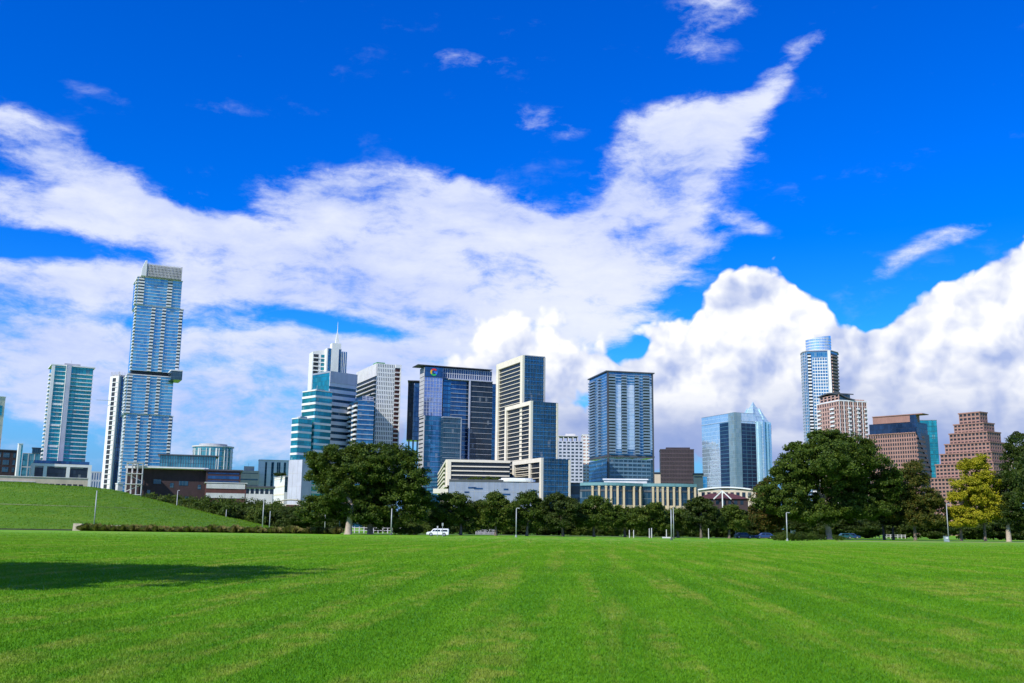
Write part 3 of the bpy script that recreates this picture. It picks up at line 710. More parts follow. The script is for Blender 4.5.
m = b.mb(); m.prism(off(1.1), zc + .01, z1); m.build('roof', solid('teal_roof', (.13, .27, .3), .5), b.root)
m = b.mb(); m.prism(off(.35), zb - .5, zb + .3); m.prism(off(.3), zb - 8, zb - 7.2); m.build('floor_band', DSTEEL, b.root)
for x in cols:
    p = P(x, 495, wave(x) - .3); m = b.mb(); m.box(p.x - .46, p.x + .46, p.y - .6, p.y + .3, 0, zc); m.box(p.x - .55, p.x + .55, p.y - .7, p.y + .3, zc - .8, zc - .3); m.build('column', TAN_, b.root)
m = b.mb(); z0 = zt(640, 505.5, Y); m.prism(off(.45), 0, z0); m.build('base', TAN_, b.root)
g = ff(604, 647, 481, Y + 6, 14, 0); b.mass('roof_pavilion', g, z1, zt(625, 480, Y + 6), LCONC); b.roof(g, zt(625, 480, Y + 6), .5, .6, WHITE, 'pavilion_roof')

# dark brown tower
Y = 900; f = fp(660.3, 661, 694.2, 465, Y, .06)
f = ff(660.5, 694.2, 465, Y, 26, .05)
b = B('brown_tower', 'short dark brown office tower between the blue balcony tower and the mirror tower', f)
z1 = zt(677, 449.8, Y); b.mass('wall', f, 0, z1, DBROWN)
b.grid('floor_lines', f.FR, 0, z1, solid('bronze_spandrel', (.065, .045, .05), .5), 20, 1.4, 22, .35, .3)
b.roof(f, z1, .5, .3, DBROWN); g = ff(666, 690, 448, Y + 6, 12, .05); b.mass('roof_plant', g, z1 + .4, zt(678, 447, Y), DBROWN)
f = ff(653.5, 660.5, 478, 760, 12, 0); z1 = zt(657, 473, 760)
b = B('tiny_block', 'tiny dark and beige block tucked left of the brown tower', f); b.mass('wall', f, 0, z1, BEIGE); b.grid('bands', f.FR, 0, z1, G_BLACK, 5, 1.6, 0, d=.2); b.roof(f, z1, .6, .4, DSTEEL)
f = ff(693.5, 703, 480, 700, 12, 0); z1 = zt(698, 475, 700)
b = B('tiny_roofed_block', 'tiny beige block with a dark roof right of the brown tower', f); b.mass('wall', f, 0, z1, BEIGE); b.grid('window_bands', f.FR, 0, z1 - 1, G_BLACK, 3, 1.4, 0, d=.2, u0=.1, u1=.9); b.roof(f, z1, 1.2, .5, DSTEEL)

# pale mirror tower
Y = 800; f = fp(702.2, 735.5, 756.3, 450, Y, .62); th0 = f.theta
b = B('mirror_tower', 'pale mirror glass office with two dark glass bays and a grey corner', f)
z1 = zt(735, 412.6, Y); b.mass('glazing', f, 0, z1, G_PALE)
W = f.FL.W; m = b.mb(); m.fbox(f.FL, W * .56, W * .83, 0, z1 - 7, -.2, .15); o = m.build('dark_bay', G_BAND, b.root)
b.grid('floor_lines', f.FL, 0, z1 - 7.2, solid('bluish_line', (.05, .13, .2), .4), 28, .5, 0, d=.3, u0=.56, u1=.83)
m = b.mb(); m.fbox(f.FL, W * .831, W + .05, 0, z1 + .3, -.2, .5); m.fbox(f.FR, .06, f.FR.W * .29, 0, z1 + .3, -.2, .5); m.build('corner', glass('grey_green_glass', (.2, .29, .32), (.3, .4, .43), 1.6, 3.4, .4, frame=(.2, .28, .3), drape=0), b.root)
m = b.mb(); m.fbox(f.FR, f.FR.W * .292, f.FR.W + .05, 0, z1 - 8, -.2, .12); m.build('dark_bay', G_BAND, b.root)
b.grid('floor_lines', f.FR, 0, z1 - 8.1, MATS['bluish_line'], 28, .5, 3, .3, .25, u0=.3, u1=.99)
m = b.mb(); m.prism(grow(f, .3), z1 - 6.6, z1 - 6.3); m.prism(grow(f, .2), z1, z1 + .3); m.build('roof', STEEL, b.root)
g = ff(700.5, 707, 481, Y - 30, 14, 0); b.mass('annex', g, 0, zt(703, 476.7, Y - 30), G_BLUE)

# pyramid-topped tower
Y = 1000; f = fp(743, 757, 771.8, 450, Y, .75)
b = B('crowned_tower', 'silver cyan tower with folded corners and a pointed glass crown behind the mirror tower', f)
z1 = zt(757, 421, Y); b.mass('glazing', f, 0, z1, G_CYAN)
for F_ in (f.FL, f.FR):
    for q, d in ((.08, .7), (.34, 1.6), (.6, .9), (.84, .5)):
        m = b.mb(); m.fbox(F_, F_.W * q, F_.W * (q + .13), 0, z1 - 3 + 3 * d, -.3, d * 1.5); m.build('folded_bay', G_PALE if q in (.34, .84) else G_CYAN, b.root)
c = f.c + Vector((-3.0, 0)); zk = zt(756, 400.5, Y)
for k, (sc_, za_, zb_, e) in enumerate(((.98, z1 - 1, z1 + 8, .7), (.8, z1 + 5, zk - 5, .3), (.5, z1 + 8, zk, .06))):
    m = b.mb(); m.hexa([(*(c + (p - f.c) * sc_), za_) for p in f.poly] + [(*(c + (p - f.c) * sc_ * e), zb_) for p in f.poly]); m.build('crown_facet', G_CYAN, b.root)
for q in (f.N, f.L, f.R, f.K):
    m = b.mb(); qq = c + (q - f.c) * .82; m.hexa([(*(qq + (p - f.c) * .3), z1 - 1.1) for p in f.poly] + [(*(c + (q - f.c) * .4 + (p - f.c) * .01), z1 + 15) for p in f.poly]); m.build('crown_corner', G_CYAN, b.root)
m = b.mb(); m.fbox(f.FR, f.FR.W - 1.2, f.FR.W - .2, z1 - 12, z1 - 3, -.1, .6); m.build('roof_aerial', DSTEEL, b.root)

# low buildings below the mirror tower
f = ff(698, 756, 490, 560, 16, .0); z1 = zt(727, 490.3, 560)
b = B('white_roof_hall', 'long low hall with a curved white roof below the mirror tower', f)
b.mass('wall', f, 0, z1, BEIGE)
m = b.mb(); n = 16; F_ = f.FR; prof = [(F_.W * i / n, z1 + 2.0 * math.sin(PI * (.1 + .8 * i / n)) - .5) for i in range(n + 1)]
for i in range(n):
    (u0, a0), (u1, a1) = prof[i], prof[i + 1]; p = [F_.at(u0, 1), F_.at(u1, 1), F_.at(u1, -17), F_.at(u0, -17)]
    m.hexa([(*p[0], a0 - .02 - .4), (*p[1], a1 - .42), (*p[2], a1 - .42), (*p[3], a0 - .42), (*p[0], a0 + .3), (*p[1], a1 + .3), (*p[2], a1 + .3), (*p[3], a0 + .3)])
m.build('roof', WHITE, b.root)
for i in range(9): m = b.mb(); u = F_.W * (.06 + .1 * i); m.fbox(F_, u, u + 1.8, z1 - 4.2, z1 - 1.2, -.1, .1); m.build('window', G_BLACK, b.root)
f = ff(695, 748, 500, 470, 16, .0); z1 = zt(722, 499, 470)
b = B('red_roof_house', 'dark red hip roofed house with white gable trim among the trees', f)
b.mass('wall', f, 0, z1, BROWN)
e = grow(f, .8); mid0 = (f.N + f.L) / 2 + f.r * 7; mid1 = (f.R + f.K) / 2 - f.r * 7; zr = zt(722, 493, 470)
m = b.mb(); m.add([(*e[0], z1), (*e[1], z1), (*e[2], z1), (*e[3], z1), (*mid0, zr), (*mid1, zr)], [(0, 1, 5, 4), (1, 2, 5), (2, 3, 4, 5), (3, 0, 4), (3, 2, 1, 0)]); m.build('roof', REDROOF, b.root)
a = f.FR.W * .52; m = b.mb()
for s0, s1 in ((a - 4, a), (a, a + 4)):
    p, q = f.FR.at(s0, 2.2), f.FR.at(s1, 2.2); zz0, zz1 = (z1 - .2, z1 + 3.6) if s0 < a else (z1 + 3.6, z1 - .2)
    m.tube([(*p, zz0), (*q, zz1)], [.3, .3], 4)
m.fbox(f.FR, a - .25, a + .25, 0, z1 + 3.2, 1.9, 2.3); m.build('gable_trim', WHITE, b.root)
for i in range(8): m = b.mb(); u = f.FR.W * (.05 + .115 * i); m.fbox(f.FR, u, u + 1.4, z1 - 2.6, z1 - .8, -.1, .08); m.build('window', G_BLACK, b.root)

# rounded blue tower
Y = 900; f = ff(808, 832, 390, Y, 24, .12); th0 = f.theta; c = f.c
b = B('rounded_tower', 'tall rounded blue glass tower with drum crown, tallest on the right side', f)
zs = zt(820, 349.5, Y); zc = zt(818, 333.6, Y)
Lc = P(802.2, 390, Y + 16).xy; L2 = P(804.3, 390, Y + 6).xy; Rr = P(839.6, 390, Y + 16).xy; R2 = P(839, 390, Y + 6).xy
foot = [L2, f.N, f.R, R2, Rr, (Rr[0], Rr[1] + 16), (Lc[0] + 6, Lc[1] + 16), Lc]
m = b.mb(); m.prism(foot, 0, zs - 2); m.build('glazing', glass('soft_blue_glass', (.03, .17, .3), (.11, .36, .5), 1.8, 3.3, .6, frame=(.16, .3, .4)), b.root)
m = b.mb(); cc = Vector(((foot[0][0] + foot[3][0]) / 2, (foot[0][1] + foot[4][1]) / 2 + 6))
m.prism([cc + (Vector(p) - cc) * 1.04 for p in foot], zs - 2, zs - 1.2); m.build('roof', CONC, b.root)
FM, Fl, Fr = f.FR, Face(L2, f.N), Face(f.R, R2); n = 54
b.grid('lattice', FM, 0, zs - 8, WHITE, n, .8, 6, .45, .3, u0=.22, u1=.86)
b.balc(FM, 0, zs - 4, n, .03, .18, WHITE, .9, .9, .35)
m = b.mb(); m.fbox(FM, FM.W * .88, FM.W - .05, 0, zs - 1.5, -.2, 1.0); m.build('pier', WHITE, b.root)
b.grid('slab_edges', Fl, 0, zs - 2.2, LILAC, n, .5, 2, .4, .35); b.grid('slab_edges', Face(Lc, L2), 0, zs - 2.2, LILAC, n, .5, 2, .4, .35)
b.balc(Fr, 0, zs - 4, n, .05, .95, PINKL, 1.3, 1.0, .4)
m = b.mb()
dc = P(818.3, 345, Y + 12).xy; rr = 12.6 * Y / 1000
ring = lambda k, N_=28: [(dc[0] + rr * k * math.cos(2 * PI * i / N_), dc[1] + rr * k * math.sin(2 * PI * i / N_)) for i in range(N_)]
m.prism(ring(1), zs - 2, zc, [zc - 2.0 + 2.0 * math.cos(2 * PI * i / 28 - .3) for i in range(28)]); m.build('crown_drum', G_PALE, b.root)
m = b.mb()
for i in range(5): m.prism(ring(1.015), zs + i * 2.6, zs + .5 + i * 2.6)
m.build('crown_bands', WHITE, b.root)

# pinkish apartment block with curved roofs
Y = 800; f = fp(818.3, 840, 867.5, 425, Y, .6)
b = B('pink_apartments', 'pinkish beige apartment block with curved dark roofs in front of the rounded tower', f)
z1 = zt(840, 401, Y); b.mass('glazing', f, 0, z1, G_WIN)
n = 30
b.grid('wall_lattice', f.FL, 0, z1, PINKL, n, 1.2, 9, 1.5, .3); b.grid('wall_lattice', f.FR, 0, z1, PINKL, n, 1.2, 12, .9, .3); b.grid('white_piers', f.FR, 0, z1, WHITE, 0, .3, 6, .7, .5)
for a, c in ((.02, .16), (.62, .8)): b.balc(f.FL, 0, z1 - 3, n, a, c, WHITE, 1.3, .9, .35, back=G_TEAL2)
for a, c in ((.3, .4), (.62, .72), (.9, .99)): b.balc(f.FR, 0, z1 - 3, n, a, c, WHITE, 1.2, .9, .35, back=G_SLATE)
m = b.mb(); m.prism(grow(f, .5), z1, z1 + 1); m.build('cornice', WHITE, b.root)
def vault(face, u0, u1, z0, rise, mat, dep):
    m = b.mb(); n = 10
    for i in range(n):
        t0, t1 = i / n, (i + 1) / n; a0, a1 = z0 + rise(t0), z0 + rise(t1)
        p = [face.at(u0 + (u1 - u0) * t0, 1.2), face.at(u0 + (u1 - u0) * t1, 1.2), face.at(u0 + (u1 - u0) * t1, -dep), face.at(u0 + (u1 - u0) * t0, -dep)]
        m.hexa([(*p[0], a0), (*p[1], a1), (*p[2], a1), (*p[3], a0), (*p[0], a0 + .9), (*p[1], a1 + .9), (*p[2], a1 + .9), (*p[3], a0 + .9)])
    return m.build('curved_roof', mat, b.root)
zz = zt(830, 394, Y); b.grid('penthouse', f.FL, z1 + 1, zz, PINKL, 2, .8, 5, 1.6, -.8, u0=.12, fd=-.4)
m = b.mb(); cpoly = [f.FL.at(f.FL.W * .12, -1), f.FL.at(f.FL.W - .5, -1), f.FL.at(f.FL.W - .5, -11), f.FL.at(f.FL.W * .12, -11)]; m.prism(cpoly, z1 + .9, zz - .02); m.build('penthouse_glazing', G_SLATE, b.root)
vault(f.FL, f.FL.W * .08, f.FL.W, zz, lambda t: 1.5 * math.sin(PI * t), DSTEEL, 14)
vault(f.FR, .3, f.FR.W * .55, z1 + 1.05, lambda t: 4.5 * (1 - t) ** 1.6, DSTEEL, 12)
m = b.mb(); m.prism([f.FR.at(1, -1.5), f.FR.at(f.FR.W * .3, -1.5), f.FR.at(f.FR.W * .3, -9), f.FR.at(1, -9)], z1 + .9, z1 + 2.6); m.build('roof_plant', PINKL, b.root)
for i in range(4):
    m = b.mb(); u = f.FR.W * (.6 + .1 * i); m.fbox(f.FR, u, u + 1.6, z1 + .95, z1 + 2.2, -3, -1.2); m.build('chimney', PINKL, b.root)

# pink granite block with dark glass top
Y = 740; f = fp(869.3, 917, 930, 450, Y, 1.15)
b = B('pink_granite_office', 'pink granite office with a slanted dark glass band at its top', f)
zA, zB, zC = zt(917, 414.5, Y), zt(917, 421.5, Y), zt(917, 433, Y)
b.mass('glazing', f, 0, zC, G_WIN)
PINKM = solid('mid_pink_granite', (.31, .175, .14), .75, .1)
b.grid('wall_lattice', f.FL, 0, zC, PINKM, 24, 1.1, 20, .75, .2)
for i in range(22):
    m = b.mb(); z = zC * i / 22; ex = max(0, 9 - i * .5)
    m.fbox(f.FR, .05, f.FR.W * (.55 + .45 * min(1, (22 - i) / 12)), z, z + zC / 22 * .55, -.2, .5 + .2 * (22 - i) / 3); m.build('stepped_spandrel', PINK, b.root)
m = b.mb(); m.prism(grow(f, -.6), zC, zB); m.build('dark_glass_band', G_BAND, b.root)
m = b.mb(); p = grow(f, -.2); q = f.l * (f.FL.W * .05); m.prism([p[0], p[0] + f.r * f.FR.W * .35, p[2] - f.r * f.FR.W * .6 - q * 2, p[3] - q * 2], zB, zA); m.build('upper_wall', PINK, b.root)
m = b.mb(); m.hexa([(*f.FR.at(.05, .6), zC), (*f.FR.at(f.FR.W, .6), zC - 28), (*f.FR.at(f.FR.W, -4), zC - 28), (*f.FR.at(.05, -4), zC), (*f.FR.at(.06, .6), zA), (*f.FR.at(f.FR.W * .3, .6), zC), (*f.FR.at(f.FR.W * .3, -4), zC), (*f.FR.at(.06, -4), zA)]); m.build('slanted_glass', G_BAND, b.root)
m = b.mb(); m.fbox(f.FL, f.FL.W * .1, f.FL.W + 6, zA, zA + .6, -10, .4); m.build('roof', PINK, b.root)
b.grid('band_ledge', f.FL, zC, zC + .8, PINKL, 1, 1.6, 0, d=.7)
f = ff(921.5, 938.5, 450, 815, 20, .2); z1 = zt(930, 420.5, 815)
b = B('teal_slab_tower', 'bright teal glass slab standing behind the pink granite office', f)
b.mass('glazing', f, 0, z1, G_TEAL); b.grid('mullions', f.FR, 0, z1, solid('teal_line', (.02, .15, .19), .4), 20, .4, 4, .3, .25); b.roof(f, z1, .5, .3, STEEL)

# pink ziggurat
Y = 640; tiers = [(959, 987, 408), (954, 994, 419.5), (949.6, 1000.5, 429), (945, 1006, 440), (940.5, 1010, 450.5), (936, 1014, 461.5), (931, 1018, 476)]
f = fp(931, 998, 1018, 470, Y, 1.05); th0 = f.theta
b = B('pink_ziggurat', 'pink granite office stepped like a pyramid above the yellow tree', f)
zs = [zt(974, t[2], Y) for t in tiers]
for i, (a, c, y) in enumerate(tiers):
    g = fp(a, a + (c - a) * .74, c, y + 8, Y + 22 - 3.2 * i, theta=th0)
    z0 = zs[i + 1] - .5 if i + 1 < len(tiers) else 0
    z1 = zs[i]
    b.mass('tier_glazing', g, z0, z1 - .3, G_WIN)
    n = max(2, round((z1 - z0) / 2.5))
    b.grid('tier_lattice', g.FL, z0, z1, PINKM, n, 1.1, max(3, int(g.FL.W / 2.6)), .85, .2)
    b.grid('tier_lattice', g.FR, z0, z1, PINKM, n, 1.1, max(3, int(g.FR.W / 2.6)), .85, .2)
    m = b.mb(); m.prism(grow(g, .5), z1 - .28, z1 + .5); m.build('tier_parapet', PINK, b.root)

# small vaulted pavilion near the bushes
f = ff(270, 306, 502, 400, 10, 0); z1 = zt(288, 502.5, 400)
b = B('vaulted_pavilion', 'small cream pavilion with an arched roof above the bushes by the hill', f)
b.mass('wall', f, 0, z1 - .6, CREAM)
m = b.mb(); n = 12; F_ = f.FR
for i in range(n):
    t0, t1 = i / n, (i + 1) / n; h = lambda t: z1 - 1.2 + 2.6 * math.sin(PI * (.08 + .72 * t)); a0, a1 = h(t0), h(t1)
    p = [F_.at(F_.W * t0, .9), F_.at(F_.W * t1, .9), F_.at(F_.W * t1, -10.5), F_.at(F_.W * t0, -10.5)]
    m.hexa([(*p[0], a0 - .35), (*p[1], a1 - .35), (*p[2], a1 - .35), (*p[3], a0 - .35), (*p[0], a0), (*p[1], a1), (*p[2], a1), (*p[3], a0)])
m.build('roof', CREAM, b.root)
m = b.mb(); m.fbox(F_, F_.W * .45, F_.W * .8, z1 - 2.4, z1 - .9, -.1, .1); m.build('window_band', REDROOF, b.root)

# ================================================================== GROUND
SUN_AZ, SUN_EL = math.radians(43), math.radians(40)      # sun behind the camera, 43 degrees to its left
TOSUN = Vector((-math.sin(SUN_AZ) * math.cos(SUN_EL), -math.cos(SUN_AZ) * math.cos(SUN_EL), math.sin(SUN_EL)))

def lawn_colour(nt, pos, far=True):
    """mown grass: patches, mowing strips running away from the camera, dry streaks"""
    rot = N(nt, 'ShaderNodeMapping'); nt.links.new(pos, rot.inputs[0]); rot.inputs['Rotation'].default_value = (0, 0, 0.075)
    p = rot.outputs[0]; s = SEP(nt, p)
    n1 = NOISE(nt, p, 0.11, 4, 0.6)
    L0 = LAWN if far else [(0.075, 0.19, 0.005), (0.115, 0.235, 0.006), (0.17, 0.285, 0.012), (0.055, 0.14, 0.004), (0.30, 0.28, 0.06)]
    n2 = NOISE(nt, p, 0.9, 4, 0.65)
    st = NOISE(nt, V_(nt, 'MULTIPLY', p, (1.0, 0.06, 1.0)), 0.75, 4, 0.6)
    fine = NOISE(nt, V_(nt, 'MULTIPLY', p, (1.0, 0.35, 1.0)), 11.0, 3, 0.7)
    mow = M_(nt, 'SINE', M_(nt, 'ADD', M_(nt, 'MULTIPLY', s[0], 2.7), M_(nt, 'MULTIPLY', n1, 5.0)))
    cross = NOISE(nt, V_(nt, 'MULTIPLY', p, (0.05, 1.0, 1.0)), 0.10, 3, 0.5)
    c = MIX(nt, RAMP(nt, n1, 0.35, 0.65), L0[0], L0[1])
    c = MIX(nt, RAMP(nt, mow, -.6, 1, 0, 0.4), c, L0[2])
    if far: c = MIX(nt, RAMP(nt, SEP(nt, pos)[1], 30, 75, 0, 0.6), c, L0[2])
    c = MIX(nt, RAMP(nt, cross, 0.40, 0.60, 0, 0.5), c, L0[0])
    c = MIX(nt, RAMP(nt, cross, 0.55, 0.70, 0, 0.5), c, L0[2])
    c = MIX(nt, RAMP(nt, fine, 0.3, 0.7, 0, 0.5), c, L0[3])
    dry = M_(nt, 'MULTIPLY', RAMP(nt, st, 0.47, 0.62), RAMP(nt, n2, 0.36, 0.60))
    c = MIX(nt, M_(nt, 'MULTIPLY', dry, 0.65 if far else .15), c, L0[4])
    c = MIX(nt, RAMP(nt, NOISE(nt, p, 0.45, 4, 0.7), 0.5, 0.68, 0, .5), c, L0[3])
    blot = RAMP(nt, NOISE(nt, p, 0.33, 3, 0.6), 0.66, 0.74)
    c = MIX(nt, M_(nt, 'MULTIPLY', blot, 0.3 if far else .1), c, L0[4])
    return c, fine
LAWN = [(0.082, 0.27, 0.004), (0.13, 0.35, 0.006), (0.23, 0.48, 0.014), (0.055, 0.19, 0.003), (0.40, 0.40, 0.07)]
def lawn_mat(name, blades=False, far=True):
    m, nt, out = newmat(name)
    geo = N(nt, 'ShaderNodeNewGeometry')
    c, fine = lawn_colour(nt, geo.outputs['Position'], far)
    if blades:
        c = MIX(nt, geo.outputs['Random Per Island'], MIX(nt, 0.15, c, (0.03, 0.12, 0.003)), MIX(nt, 0.3, c, (0.26, 0.42, 0.02)))
    d = N(nt, 'ShaderNodeBsdfPrincipled'); nt.links.new(c, d.inputs['Base Color']); d.inputs['Roughness'].default_value = 0.75
    d.inputs['Specular IOR Level'].default_value = 0.15
    if blades:
        t = N(nt, 'ShaderNodeBsdfTranslucent'); nt.links.new(c, t.inputs[0])
        mx = N(nt, 'ShaderNodeMixShader'); mx.inputs[0].default_value = 0.35
        nt.links.new(d.outputs[0], mx.inputs[1]); nt.links.new(t.outputs[0], mx.inputs[2]); nt.links.new(mx.outputs[0], out.inputs[0])
    else:
        bmp = N(nt, 'ShaderNodeBump'); bmp.inputs['Strength'].default_value = 0.6; bmp.inputs['Distance'].default_value = 0.12
        nt.links.new(M_(nt, 'ADD', fine, NOISE(nt, geo.outputs['Position'], 2.2, 4, 0.7)), bmp.inputs['Height'])
        nt.links.new(bmp.outputs[0], d.inputs['Normal'])
        nt.links.new(d.outputs[0], out.inputs[0])
    return m
LAWNM = lawn_mat('mown_lawn')
def fast(name, verts, faces, mat, parent=None, smooth=False):
    me = bpy.data.meshes.new(name); k = faces.shape[1]
    me.vertices.add(len(verts)); me.vertices.foreach_set('co', np.ascontiguousarray(verts, dtype=np.float32).ravel())
    me.loops.add(faces.size); me.loops.foreach_set('vertex_index', np.ascontiguousarray(faces, dtype=np.int32).ravel())
    me.polygons.add(len(faces)); me.polygons.foreach_set('loop_start', np.arange(0, faces.size, k, dtype=np.int32))
    me.polygons.foreach_set('loop_total', np.full(len(faces), k, dtype=np.int32))
    me.update(calc_edges=True); me.validate()
    if smooth: me.polygons.foreach_set('use_smooth', np.ones(len(faces), dtype=bool))
    me.materials.append(mat)
    o = bpy.data.objects.new(name, me); COL.objects.link(o)
    if parent: o.parent = parent
    return o
def struct(o): o['kind'] = 'structure'; return o
m = MB(); m.add([(-9000, -3000, 0), (9000, -3000, 0), (9000, 15000, 0), (-9000, 15000, 0)], [(0, 1, 2, 3)])
struct(m.build('ground', LAWNM))

# the grassy hill at the left
HY0, HYC, HY1 = 214.0, 300.0, 400.0
prof_px = [(-160, 484), (-60, 482.5), (0, 482.5), (45, 484), (92, 487.3), (118, 491), (133, 495), (150, 499), (175, 506), (203, 512.8), (234, 519), (262, 526.2), (285, 531)]
pr = sorted([(P(x, y, HYC).x, max(-0.3, P(x, y, HYC).z)) for x, y in prof_px])
prx = np.array([p[0] for p in pr]); prz = np.array([p[1] for p in pr])
def hill_z(x, y):
    # the profile is met along sight lines, so scale x to the crest distance
    X = x * (1 + 0.25 * (HYC - y) / HYC)
    z = np.interp(X, prx, prz) * np.clip((x + 330) / 90, 0, 1)
    t = np.clip((y - HY0) / (HYC - HY0), 0, 1); s = np.clip((HY1 - y) / (HY1 - HYC), 0, 1)
    a = np.where(y < HYC, np.sin(t * PI / 2) ** 1.15, s * s * (3 - 2 * s))
    return z * a - 0.06 + 0.16 * np.sin(x * .21 + 1.3 * np.sin(y * .05)) * np.cos(y * .17) * a + .05 * np.sin(x * .9) * np.sin(y * .7 + x * .3) * a
gx_, gy_ = np.meshgrid(np.linspace(-340, -55, 300), np.linspace(HY0 - 2, HY1 + 2, 200), indexing='ij')
gz_ = hill_z(gx_, gy_)
V = np.stack([gx_, gy_, gz_], -1).reshape(-1, 3); ni, nj = gx_.shape
I = (np.arange(ni - 1)[:, None] * nj + np.arange(nj - 1)[None]).ravel()
struct(fast('hill', V, np.stack([I, I + nj, I + nj + 1, I + 1], 1), lawn_mat('hill_grass', far=False), smooth=True))
# longer tufts standing on the hill
NT = 90000
tx, ty = rng.uniform(-250, -56, NT), rng.uniform(HY0, 330, NT)
tz = hill_z(tx, ty); ok = tz > .05; tx, ty, tz = tx[ok], ty[ok], tz[ok]; NT = len(tx)
ta = rng.normal(0, .5, NT); tw = rng.uniform(.06, .16, NT); th_ = rng.uniform(.06, .26, NT) * (1 + (rng.random(NT) > .97) * .8)
V = np.empty((NT, 3, 3)); V[:, 0] = np.stack([tx - np.cos(ta) * tw, ty - np.sin(ta) * tw, tz - .05], 1); V[:, 1] = np.stack([tx + np.cos(ta) * tw, ty + np.sin(ta) * tw, tz - .05], 1)
V[:, 2] = np.stack([tx + rng.normal(0, .08, NT), ty + rng.normal(0, .08, NT), tz + th_], 1)
o = fast('hill_grass', V.reshape(-1, 3), np.arange(NT * 3).reshape(-1, 3), lawn_mat('hill_tuft', True, False)); o['kind'] = 'stuff'
# worn path across the hill
def on_hill(px, py, y0=HY0, y1=HYC):
    d = ray(px, py)
    for yy in np.arange(y0, y1, .25):
        p = Vector((0, 0, H)) + d * (yy / d.y)
        if p.z <= hill_z(np.array(p.x), np.array(p.y)): return p
    return None
pts = []
for px in range(-30, 205, 12):
    p = on_hill(px, 504.2 + .03 * (px - 0) if px < 120 else 507.8 + .05 * (px - 120))
    if p: pts.append(p)
m = MB(); vs = []; fs = []
for i, p in enumerate(pts):
    for dy in (-.5, .5): vs.append((p.x, p.y + dy, float(hill_z(np.array(p.x), np.array(p.y + dy))) + .06))
for i in range(len(pts) - 1): fs.append((2 * i, 2 * i + 2, 2 * i + 3, 2 * i + 1))
m.add(vs, fs); struct(m.build('path', solid('dry_path', (0.16, 0.2, 0.06), .9, .2)))

# grass blades standing in the near lawn
NB = 1150000
yy = 10.5 * (175 / 10.5) ** rng.random(NB)
keep = rng.random(NB) < np.clip((178 - yy) / 70, 0, 1); yy = yy[keep]; NB = len(yy)
xx = (rng.random(NB) * 2 - 1) * (0.60 * yy + 2)
hh = rng.uniform(.018, .044, NB) * (1 + np.minimum(yy, 60) / 120); ww = rng.uniform(.004, .0075, NB) * (1 + (yy - 10) / 14)
ang = rng.random(NB) * 2 * PI; le = rng.normal(0, .5, (NB, 2)) * hh[:, None]
dx, dy = np.cos(ang) * ww, np.sin(ang) * ww
V = np.empty((NB, 3, 3)); V[:, 0] = np.stack([xx - dx, yy - dy, np.full(NB, -.004)], 1); V[:, 1] = np.stack([xx + dx, yy + dy, np.full(NB, -.004)], 1)
V[:, 2] = np.stack([xx + le[:, 0], yy + le[:, 1], hh], 1)
o = fast('grass', V.reshape(-1, 3), np.arange(NB * 3).reshape(-1, 3), lawn_mat('grass_blade', True)); o['kind'] = 'stuff'

